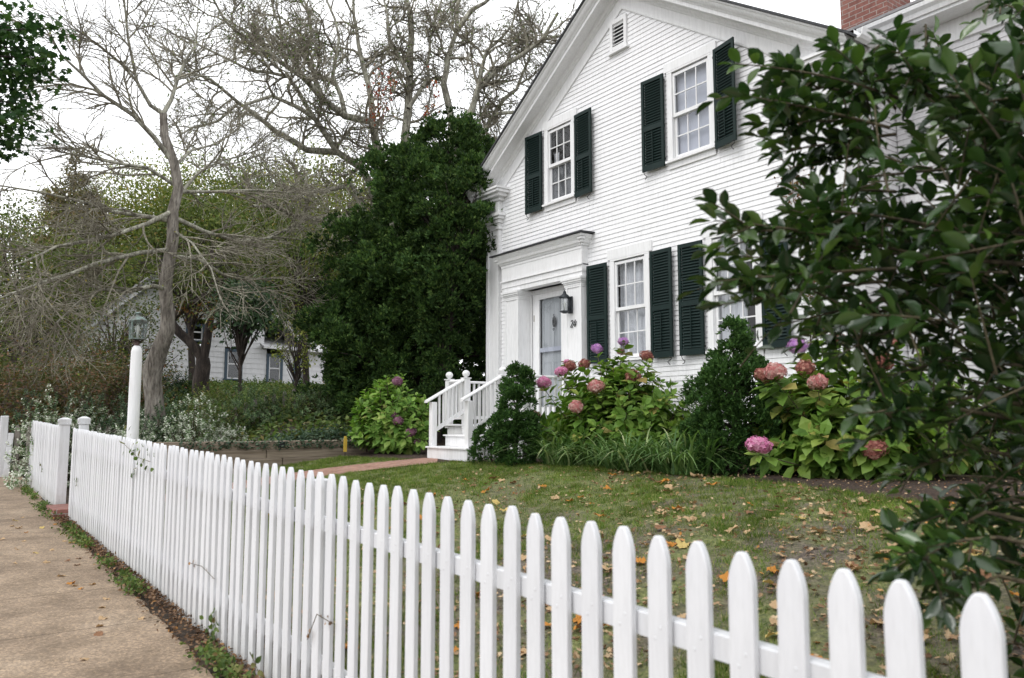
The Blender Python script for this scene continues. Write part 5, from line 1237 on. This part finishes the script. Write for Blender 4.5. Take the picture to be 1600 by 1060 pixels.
# ivy over the bank edge
n = 9000; X = -14.08-np.abs(rng.normal(size=n))*.55; Y = rng.uniform(3.4, 8.2, n); Z = ground_z(X, Y)+rng.uniform(.01,.12,n); k = rng.uniform(size=n) < .14; X[k] = -13.97+rng.uniform(0,.13,k.sum()); Z[k] = 1.18-rng.uniform(0,.14,k.sum())
mb = MB(); leaves(mb, np.stack([X,Y,Z],-1), rdir(n)*np.array([1,1,.4]), nrm(rng.normal(size=(n,3))*.5+np.array([.3,0,1])), rng.uniform(.035,.06,n), .045, T_OVATE); tag(mb.build('ivy', M['ivy']), 'grey-green ivy spilling over the top of the timber wall', 'ivy', kind='stuff')
# undergrowth on the bank and wood floor
n = 42000; X = rng.uniform(-36, -14.2, n); Y = rng.uniform(2.3, 15, n); Z = ground_z(X, Y)+np.abs(rng.normal(size=n))*.12
mb = MB(); leaves(mb, np.stack([X,Y,Z],-1), rdir(n)*np.array([1,1,.6]), nrm(rng.normal(size=(n,3))*.6+np.array([0,0,1])), rng.uniform(.07,.14,n), .08, T_DIAM); tag(mb.build('undergrowth', M['mixed_leaf']), 'leafy undergrowth covering the bank behind the lawn', 'ground cover', kind='stuff')

# ---- grass of the lawn
def bare(X, Y): return np.clip(.5+.5*np.sin(X*1.9+1.1*np.sin(Y*1.3))*np.cos(Y*1.6+X*.7)+.35*np.sin(X*5.1+Y*3.7), 0, 1)
nt_ = 20000; u = rng.uniform(size=nt_); TX = -13.8+13.6*u**.95; TY = 1.95+(rng.uniform(size=nt_)**1.05)*5.3
k = rng.integers(0, nt_, 520000); X = TX[k]+rng.normal(size=len(k))*.028; Y = TY[k]+rng.normal(size=len(k))*.028; th_ = rng.uniform(.6,1.5,nt_)[k]; n = len(X)
thin = (bare(X, Y) > .30+.35*(Y > 5)+rng.normal(size=n)*.14)*np.clip((X+9.5)/3, 0, 1) > .5
pth = np.interp(Y, [p[1] for p in pc], [p[0] for p in pc]); keep = (Y < lawn_edge(X)+.05) & (np.abs(X-pth) > .5) & ~(thin & (rng.uniform(size=n) > .14)); X, Y, th_ = X[keep], Y[keep], th_[keep]; n = len(X)
Z = ground_z(X, Y)+.005; h = rng.uniform(.018,.050,n)*th_; a = rng.uniform(0, 2*pi, n); ln_ = rng.normal(size=(n,2))*.024; wv = np.stack([np.cos(a), np.sin(a), np.zeros(n)], -1)*.0026
P = np.stack([X,Y,Z],-1); T = P+np.stack([ln_[:,0], ln_[:,1], h],-1); V = np.stack([P-wv, P+wv, T], 1).reshape(-1,3)
tag(MB().add(V, tri=np.arange(3*n).reshape(-1,3)).build('grass', M['grass']), 'short patchy green grass of the front lawn', 'grass', kind='stuff')
# weeds and litter along the fence foot
n = 4200; X = rng.uniform(-12.2, -1.5, n); Y = 1.60-np.abs(rng.normal(size=n))*.10; Y = np.maximum(Y, walk_edge(X)-.05*np.abs(rng.normal(size=n))); Z = base(X)+.012+rng.uniform(0,.045,n)**1.0
mb = MB(); leaves(mb, np.stack([X,Y,Z],-1), rdir(n)*np.array([1,1,.35]), nrm(rng.normal(size=(n,3))*.5+np.array([0,0,1])), rng.uniform(.018,.04,n), .022, T_OVATE); tag(mb.build('leaf_litter', M['brownlitter']), 'brown leaf litter along the foot of the picket fence', 'litter', kind='stuff')
n = 6000; X = rng.uniform(-18, -1.5, n); q_ = np.sin(X*2.3)+np.sin(X*5.1+1) > .1; X = X[q_]; n = len(X); Y = 1.5-np.abs(rng.normal(size=n))*.07; Z = base(X)+rng.uniform(.01,.10,n)
mb = MB(); leaves(mb, np.stack([X,Y,Z],-1), rdir(n)+np.array([0,0,.3]), rdir(n)+np.array([0,0,1]), rng.uniform(.02,.05,n), .025, T_OVATE); tag(mb.build('weeds', M['mixed_leaf']), 'small green weeds growing along the sidewalk edge', 'weeds', kind='stuff')

# ---- vines on the fence
def sprig(label, pts, n, leaf, mat='mixed_leaf', spread=.03, name='vine_sprig', flatY=True):
    pts = np.array(pts, float); r = empty(name, tuple(pts[0]), label, 'vine', 'vine sprigs on the white fence'); mb = MB(); mb.tube(pts, .0022, 4); local(mb, r).build('stem', M['stem'], r)
    t = rng.uniform(0, len(pts)-1.001, n); i = t.astype(int); P = pts[i]+(pts[i+1]-pts[i])*(t-i)[:,None]+rng.normal(size=(n,3))*np.array([spread, .012, spread]); P[:,1] = np.minimum(P[:,1], FY-.014)
    mb = MB(); leaves(mb, P, rdir(n)*np.array([1,.3,1]), nrm(rng.normal(size=(n,3))*.4+np.array([0,-1,.4])), rng.uniform(.6,1.2,n)*leaf, leaf*.7, T_OVATE); local(mb, r).build('foliage', M[mat], r); return r
def fp(px, py, off=.03):
    r_ = FW+RT*(px-800)/F_PX+UP*(530-py)/F_PX; return EYE+r_*((FY-off)/r_[1])
sprig('leafy green vine hanging over the top of the white fence below the lamp post', [fp(192,692), fp(205,705), fp(215,715), fp(235,722)], 26, .06, spread=.07)
sprig('green ivy clump low on the white fence', [fp(330,1010), fp(325,985), fp(335,965)], 30, .05, 'mixed_leaf', .05)
sprig('dry brown twig caught across the lower fence', [fp(296,880), fp(315,885), fp(335,905)], 5, .03, 'brownlitter', .015)
sprig('small vine tendril on the far end of the white fence', [fp(118,760), fp(121,752), fp(119,745)], 5, .05, spread=.02)
sprig('reddish leafed twig on the fence near the bottom centre', [fp(480,1000), fp(495,960), fp(520,975)], 7, .03, 'brownlitter', .02)
sprig('green weed stalk in front of the fence at the bottom', [fp(405,1055,.08), fp(398,1035,.08), fp(390,1020,.08)], 7, .05, spread=.02)
sprig('tiny sprig on the short left fence section', [fp(66,738), fp(64,728), fp(62,722)], 6, .05, spread=.02)
# slim bronze vine climbing at the right part of the wall
def wallpt(px, py, Y=8.93):
    r_ = FW+RT*(px-800)/F_PX+UP*(530-py)/F_PX; return EYE+r_*(Y/r_[1])
vr = empty('climbing_vine', tuple(wallpt(1262, 560)), 'thin bronze-leaved vine climbing the wall near the right end of the house', 'vine')
vpts = [wallpt(x, y) for x, y in [(1262,600),(1268,500),(1272,420),(1268,370),(1240,315),(1238,290),(1240,265),(1246,200)]]
mb = MB(); mb.tube(vpts, .008, 5); mb.tube([wallpt(1225,330), wallpt(1220,290), wallpt(1224,265)], .005, 4); local(mb, vr).build('stem', M['redtwig'], vr)
P = np.array([wallpt(1238+rng.normal()*13, 292+rng.normal()*14) for _ in range(130)]+[wallpt(1266+rng.normal()*7, 440+rng.normal()*38) for _ in range(140)]+[wallpt(1244+rng.normal()*3, 195+rng.normal()*8) for _ in range(20)]); n = len(P)
mb = MB(); leaves(mb, P, rdir(n), nrm(rdir(n)+np.array([0,-1,0])), rng.uniform(.03,.06,n), .035, T_OVATE); local(mb, vr).build('foliage', M['bronze'], vr)

# ---- the holly in the right foreground
hb = np.array([-.30, 3.05, gz(-.30, 3.05)]); hol = tree('holly_tree', hb, 'glossy dark green holly filling the right foreground behind the fence', cat='holly')
bound = [(-80,1450),(0,1430),(50,1410),(75,1330),(100,1250),(130,1185),(150,1190),(200,1215),(240,1235),(300,1270),(330,1190),(360,1175),(440,1140),(480,1150),(520,1240),(560,1340),(620,1345),(660,1350),(720,1385),(800,1440),(860,1420),(940,1440),(1060,1470),(1200,1480)]
by = [b[0] for b in bound]; bxx = [b[1] for b in bound]
stm = [(np.array([hb-(0,0,.1), hb+(.03,.0,1.0), hb+(.0,-.02,2.0), hb+(.05,0,2.9)]), np.array([.06,.048,.034,.012]), 0)]
LP=[]; LD=[]; LN=[]; LL=[]; 
def shoot(p0, p1, nl, leaf, r0=.004, arch=.04):
    v = p1-p0; L = np.linalg.norm(v); mid = (p0+p1)/2+np.array([0,0,arch*L])+rng.normal(size=3)*.02*L; t = np.linspace(0,1,7)[:,None]; pts = (1-t)**2*p0+2*t*(1-t)*mid+t*t*p1
    stm.append((pts, np.linspace(r0,.0018,7), 3)); 
    for j in range(nl):
        f = 1-(j/nl)**1.0*.92; i = min(int(f*6), 5); p = pts[i]+(pts[i+1]-pts[i])*(f*6-i); ax = nrm(pts[i+1]-pts[i]); s1 = nrm(np.cross(ax, (.1,.2,1.))); s2 = np.cross(s1, ax); a = j*2.4+rng.normal()*.4
        o = s1*cos(a)*1.0+s2*sin(a)*.6; dd = nrm(o+ax*(1.3 if j < 3 else .55)+rng.normal(size=3)*.2); nn = nrm(np.array([0,0,1.])+rng.normal(size=3)*.45)
        LP.append(p+dd*.006); LD.append(dd); LN.append(nn); LL.append(leaf*rng.uniform(.7,1.2))
# branch tips seen against the house
for (x0,y0,x1,y1,dep) in [(1420,160,1150,100,2.55),(1390,130,1300,75,2.7),(1400,170,1300,70,2.6),(1450,150,1390,60,2.5),(1330,190,1185,195,2.6),(1400,210,1210,240,2.65),(1380,240,1235,262,2.75),(1390,200,1165,150,2.5),(1350,150,1215,130,2.6),
       (1440,400,1115,345,2.45),(1400,420,1118,440,2.4),(1380,440,1120,478,2.45),(1420,400,1160,360,2.6),(1390,380,1185,355,2.55),(1350,430,1150,400,2.7),(1400,300,1240,300,2.8),(1420,460,1210,510,2.6),(1400,480,1250,540,2.7),(1450,360,1260,350,2.6),(1440,350,1290,330,2.5),(1430,500,1300,560,2.5),
       (1500,640,1330,650,2.3),(1520,620,1345,690,2.4),(1540,800,1395,890,2.3),(1560,840,1400,870,2.1),(1580,780,1430,820,2.4),(1520,700,1400,745,2.5),(1560,900,1440,960,2.2),(1500,560,1350,600,2.6)]:
    a = at(x0, y0, dep+.1); b_ = at(x1, y1, dep); shoot(a, b_, int(9+np.hypot(x1-x0, y1-y0)/10), .074, .006, .03)
    stm.append((np.array([hb+np.array([0,0,max(.5, a[2]-hb[2]-.4)]), (hb+np.array([0,0,a[2]-hb[2]])+a)/2+(0,0,-.1), a]), np.array([.014,.010,.006]), 3)) if (x0 > 1430) else None
    # side shoots
    for k in range(4):
        f = rng.uniform(.2,.85); p = a+(b_-a)*f; shoot(p, p+(b_-a)*rng.uniform(.06,.14)+rng.normal(size=3)*.07, int(rng.integers(6,10)), .066)
cnt = 0
while cnt < 1050:
    y = rng.uniform(-90, 1150); xb = np.interp(y, by, bxx); x = xb+35+(1850-xb)*rng.uniform()**.95
    if x > 1950: continue
    dep = 2.2+rng.uniform()*1.5+(.3 if x < xb+120 else 0); p1 = at(x, y, dep)
    if p1[2] < gz(p1[0], p1[1])+.1 or p1[1] < FY+.12: continue
    edge = (x-xb)
    if edge < 260 and rng.uniform() < .85-edge*.0012: continue
    if y > 700 and rng.uniform() < .45*np.clip(1-(x-1480)/200, 0, 1)+.15: continue
    core = hb+np.array([0,0,max(.3, p1[2]-hb[2]-.15)]); v = core-p1; dv_ = nrm(nrm(v)*.55+rng.normal(size=3)*.55+np.array([0,0,-.35])); p0 = p1+dv_*rng.uniform(.2,.36)
    shoot(p0, p1, int(rng.integers(9,14)), .076); cnt += 1
    if cnt % 40 == 0: stm.append((np.array([core, (core+p0)/2+rng.normal(size=3)*.08+(0,0,-.1), p0]), np.array([.012,.008,.004]), 3))
for k in range(520):     # the rest of the round crown, behind and beside the trunk
    d_ = rdir(1)[0]; p1 = hb+np.array([.25,.25,1.75])+d_*np.array([1.0,.95,1.55])*rng.uniform(.75,1.05)
    if p1[2] < gz(p1[0], p1[1])+.15 or p1[1] < FY+.15: continue
    q1 = p1-EYE; xx_ = 800+F_PX*(q1@RT)/(q1@FW) if q1@FW > .2 else 9999
    if xx_ < 1640: continue
    p0 = p1-nrm(d_*.7+rng.normal(size=3)*.4+np.array([0,0,.2]))*rng.uniform(.25,.4); shoot(p0, p1, int(rng.integers(9,14)), .076)
    if k % 7 == 0: stm.append((np.array([hb+np.array([0,0,max(.4,min(2.6,p0[2]-hb[2]-.3))]), (hb+np.array([0,0,p0[2]-hb[2]])+p0)/2, p0]), np.array([.014,.009,.004]), 3))
mb = MB(); tubes(mb, stm, (9,6,5,4)); local(mb, hol).build('branches', M['stem'], hol, True)
mb = MB(); LL = np.array(LL); leaves(mb, np.array(LP), np.array(LD), np.array(LN), LL, LL*.54, T_HOLLY); local(mb, hol).build('foliage', M['holly'], hol, True)

# ---- fallen leaves, each its own object
def dead_mesh(name, kind, seed):
    r = np.random.default_rng(seed); n = 20; a = np.linspace(0, 2*pi, n, endpoint=False)
    rad = .5+.22*np.abs(np.cos(a*2.5))**.6+r.normal(size=n)*.04; x = np.cos(a)*rad; y = np.sin(a)*rad*.85
    cx_, cy_ = r.uniform(-1,1,2)*.9; z = .38*(x*cx_+y*cy_)**2+.25*np.sin(x*4+seed)*.4+.15*r.normal(size=n)*.5
    V = np.concatenate([[(0,0,.0)], np.stack([x*.45, y*.45, z*.3+.02],-1), np.stack([x, y, z],-1)])
    tri = [(0,1+k,1+(k+1)%n) for k in range(n)]; q = [(1+k,1+n+k,1+n+(k+1)%n,1+(k+1)%n) for k in range(n)]
    mb = MB().add(V, tri=tri, quad=q); mb.tube([(0,0,.02),(-.5,0,.05),(-.95,.05,.12)], .018, 3, False); me = mb.mesh(name, M[kind], True); return me
DM = [dead_mesh('fallen_leaf', k, i*7+3) for i, k in enumerate(['dead_tan','dead_tan','dead_tan','dead_orange','dead_brown','dead_yellow','dead_orange','dead_tan','dead_brown'])]
KN = ['tan','tan','tan','orange','brown','yellow','orange','tan','brown']
rr = random.Random(11)
def drop(x, y, z, s, lab, grp, k=None):
    k = rr.randrange(len(DM)) if k is None else k; o = bpy.data.objects.new('fallen_leaf', DM[k]); COL.objects.link(o); o.location = (x, y, z+s*.08); o.scale = (s,)*3
    o.rotation_euler = (rr.uniform(-.35,.35), rr.uniform(-.35,.35), rr.uniform(0,6.28)); tag(o, lab.format(KN[k]), 'fallen leaf', grp.format(KN[k]))
cnt = 0
while cnt < 290:
    x = -11+10.4*rr.random()**.55; y = 1.9+5.0*rr.random()**1.25
    dens = np.clip((x+10.5)/6, .12, 1)*(.35+.65*float(bare(x, y)))
    if y > lawn_edge(x) or rr.random() > dens: continue
    drop(x, y, gz(x, y)+.03, rr.uniform(.042,.098), 'dry {} fallen leaf lying on the front lawn', 'dry {} leaves scattered on the lawn'); cnt += 1
for k in range(34):
    x = -13+8.5*rr.random(); y = walk_edge(x)-.04-abs(rr.gauss(0,.45)); 
    if y < -.8: continue
    drop(x, y, float(base(x))+.014, rr.uniform(.03,.06), 'dry {} fallen leaf lying on the sidewalk', 'dry {} leaves on the sidewalk')
n = 12000; X = -11.5+11.2*rng.uniform(size=n)**.5; Y = rng.uniform(1.75, 6.9, n); k = (Y < lawn_edge(X)) & (rng.uniform(size=n) < np.clip((X+11.5)/6,.1,1)*(.25+.75*bare(X,Y))); X, Y = X[k], Y[k]; n = len(X)
mb = MB(); leaves(mb, np.stack([X,Y,ground_z(X,Y)+rng.uniform(.015,.04,n)],-1), rdir(n)*np.array([1,1,.3]), nrm(rng.normal(size=(n,3))*.45+np.array([0,0,1])), rng.uniform(.02,.06,n), .036, T_LOBE); tag(mb.build('leaf_fragments', M['litter']), 'small crumbled leaf fragments strewn over the lawn', 'litter', kind='stuff')
n = 2600; X = rng.uniform(-10, -1, n); Y = rng.uniform(6.2, 8.6, n); k = Y > lawn_edge(X)+.0; X, Y = X[k], Y[k]; n = len(X)
mb = MB(); leaves(mb, np.stack([X,Y,ground_z(X,Y)+.03+rng.uniform(.005,.02,n)],-1), rdir(n)*np.array([1,1,.3]), nrm(rng.normal(size=(n,3))*.45+np.array([0,0,1])), rng.uniform(.015,.035,n), .014, T_DIAM); tag(mb.build('bark_chips', M['litter']), 'bark chips and dry bits on the mulch bed', 'mulch', kind='stuff')

# ------------------------------------------------------------------ neighbouring house
NX = -36.5
nb = empty('neighbouring_house', (NX, 10.9, 3.0), 'pale grey-white neighbouring house with blue-grey window frames behind the trees', 'house')
def np_(mb, name, mat, parent=nb, smooth=False): return local(mb, nb).build(name, mat, parent, smooth)
M['nwall'] = paint('pale_grey_wall_paint', (.80,.80,.82), (.6,.6,.6), amount=.4); M['nblue'] = paint('blue_grey_frame_paint', (.06,.095,.13), (.10,.13,.16), amount=.4)
NW = [(10.68,11.48,3.45,4.80),(12.58,13.36,3.33,4.66),(13.88,14.64,3.33,4.60),(8.97,9.80,5.10,5.83)]
mb = MB(); z = 2.3; h = .235
while z < 9.4:
    y0, y1 = 5.0, 12.45
    if z > 5.0:
        hw = max(0, (9.45-z)/ .92); y0, y1 = max(5.0, 9.6-hw), min(12.45, 9.6+hw)
    segs = [(y0, 15.45 if z < 4.75 else y1)]
    for a,b,c,d in NW:
        if z+h > c and z < d: segs = [s for (s0,s1) in segs for s in ([(s0,s1)] if b <= s0 or a >= s1 else [(s0,a),(b,s1)]) if s[1]-s[0] > .02]
    for s0, s1 in segs:
        if s1 > s0: clap(mb, s0, s1, z, h+.01, NX, .028, 'x', 1)
    z += h
np_(mb, 'siding', M['nwall'])
np_(MB().box(NX-8,NX-.05,4.9,5.0,1.5,5.0).box(NX-8,NX-.06,15.4,15.5,1.5,4.8), 'end_wall', M['nwall'])
rf = MB()
for s in (-1, 1): rf.add([(NX+.4,9.6,9.62),(NX+.4,9.6+s*5.1,4.93),(NX-9,9.6+s*5.1,4.93),(NX-9,9.6,9.62),(NX+.4,9.6,9.77),(NX+.4,9.6+s*5.1,5.08),(NX-9,9.6+s*5.1,5.08),(NX-9,9.6,9.77)], quad=[(0,1,2,3),(4,7,6,5),(0,4,5,1),(1,5,6,2)])
nr = np_(rf, 'roof', M['greyshingle'])
np_(MB().add([(NX+.45,12.3,4.88),(NX+.45,15.75,4.80),(NX-5,15.75,6.3),(NX-5,12.3,6.4),(NX+.45,12.3,4.98),(NX+.45,15.75,4.90),(NX-5,15.75,6.4),(NX-5,12.3,6.5)], quad=[(0,1,2,3),(4,7,6,5),(0,4,5,1),(1,5,6,2)]), 'wing_roof', M['nwall'])
mb = MB()
for s in (-1, 1): mb.prism([(0,0),(.03,0),(.03,.24),(0,.24)], (NX+.32,9.6,9.38), (NX+.32,9.6+s*5.05,4.73), (1,0,0), (0,0,1))
np_(mb, 'rake_board', M['nwall'])
for a,b,c,d in NW:
    t = .12; w_ = np_(MB().box(NX-.02,NX+.06,a,a+t,c,d).box(NX-.02,NX+.06,b-t,b,c,d).box(NX-.02,NX+.062,a+t+.001,b-t-.001,d-t,d).box(NX-.02,NX+.09,a-.05,b+.05,c-.06,c-.002), 'window', M['nblue'])
    m_ = (c+d)/2
    np_(MB().box(NX-.02,NX+.03,a+t+.002,a+t+.05,c,d-t-.002).box(NX-.02,NX+.03,b-t-.05,b-t-.002,c,d-t-.002).box(NX-.02,NX+.028,a+t+.051,b-t-.051,m_-.03,m_+.03).box(NX-.02,NX+.028,a+t+.051,b-t-.051,c,c+.05), 'sash', M['nwall'], w_)
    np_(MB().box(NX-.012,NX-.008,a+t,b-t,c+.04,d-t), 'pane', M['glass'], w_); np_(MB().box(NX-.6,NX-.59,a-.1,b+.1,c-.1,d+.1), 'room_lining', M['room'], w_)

# ------------------------------------------------------------------ light: overcast sky
w = bpy.data.worlds.new('World'); scene.world = w; w.use_nodes = True
nt = w.node_tree; bg = nt.nodes['Background']
sky = nt.nodes.new('ShaderNodeTexSky'); sky.sky_type = 'NISHITA'; sky.sun_disc = False
SUN_EL, SUN_AZ = radians(52), radians(274)      # azimuth measured from +X: from the street side, ahead-left
sky.sun_elevation = SUN_EL; sky.sun_rotation = pi/2-SUN_AZ
hs = nt.nodes.new('ShaderNodeHueSaturation'); hs.inputs['Saturation'].default_value = .12; hs.inputs['Value'].default_value = 1.2
nt.links.new(sky.outputs[0], hs.inputs['Color'])
tc = nt.nodes.new('ShaderNodeTexCoord'); ns = nt.nodes.new('ShaderNodeTexNoise'); ns.inputs['Scale'].default_value = 2.2; ns.inputs['Detail'].default_value = 5
nt.links.new(tc.outputs['Generated'], ns.inputs['Vector'])
cl = ramp(nt, ns.outputs['Fac'], [(.3,(10.8,11.0,11.4)),(.7,(13.2,13.3,13.5))])
nt.links.new(mixc(nt, .85, hs.outputs[0], cl), bg.inputs['Color']); bg.inputs['Strength'].default_value = .148
sd_ = bpy.data.lights.new('sun', 'SUN'); sd_.energy = 1.15; sd_.angle = radians(22); sd_.color = (1, .975, .94)
so = bpy.data.objects.new('sun', sd_); COL.objects.link(so)
dirv = Vector((cos(SUN_EL)*cos(SUN_AZ), cos(SUN_EL)*sin(SUN_AZ), sin(SUN_EL)))
so.rotation_euler = dirv.to_track_quat('Z', 'Y').to_euler()
scene.view_settings.view_transform = 'Standard'; scene.view_settings.look = 'None'; scene.view_settings.exposure = 0; scene.view_settings.gamma = 1
scene.cycles.max_bounces = 8; scene.cycles.transparent_max_bounces = 12; scene.cycles.use_denoising = True
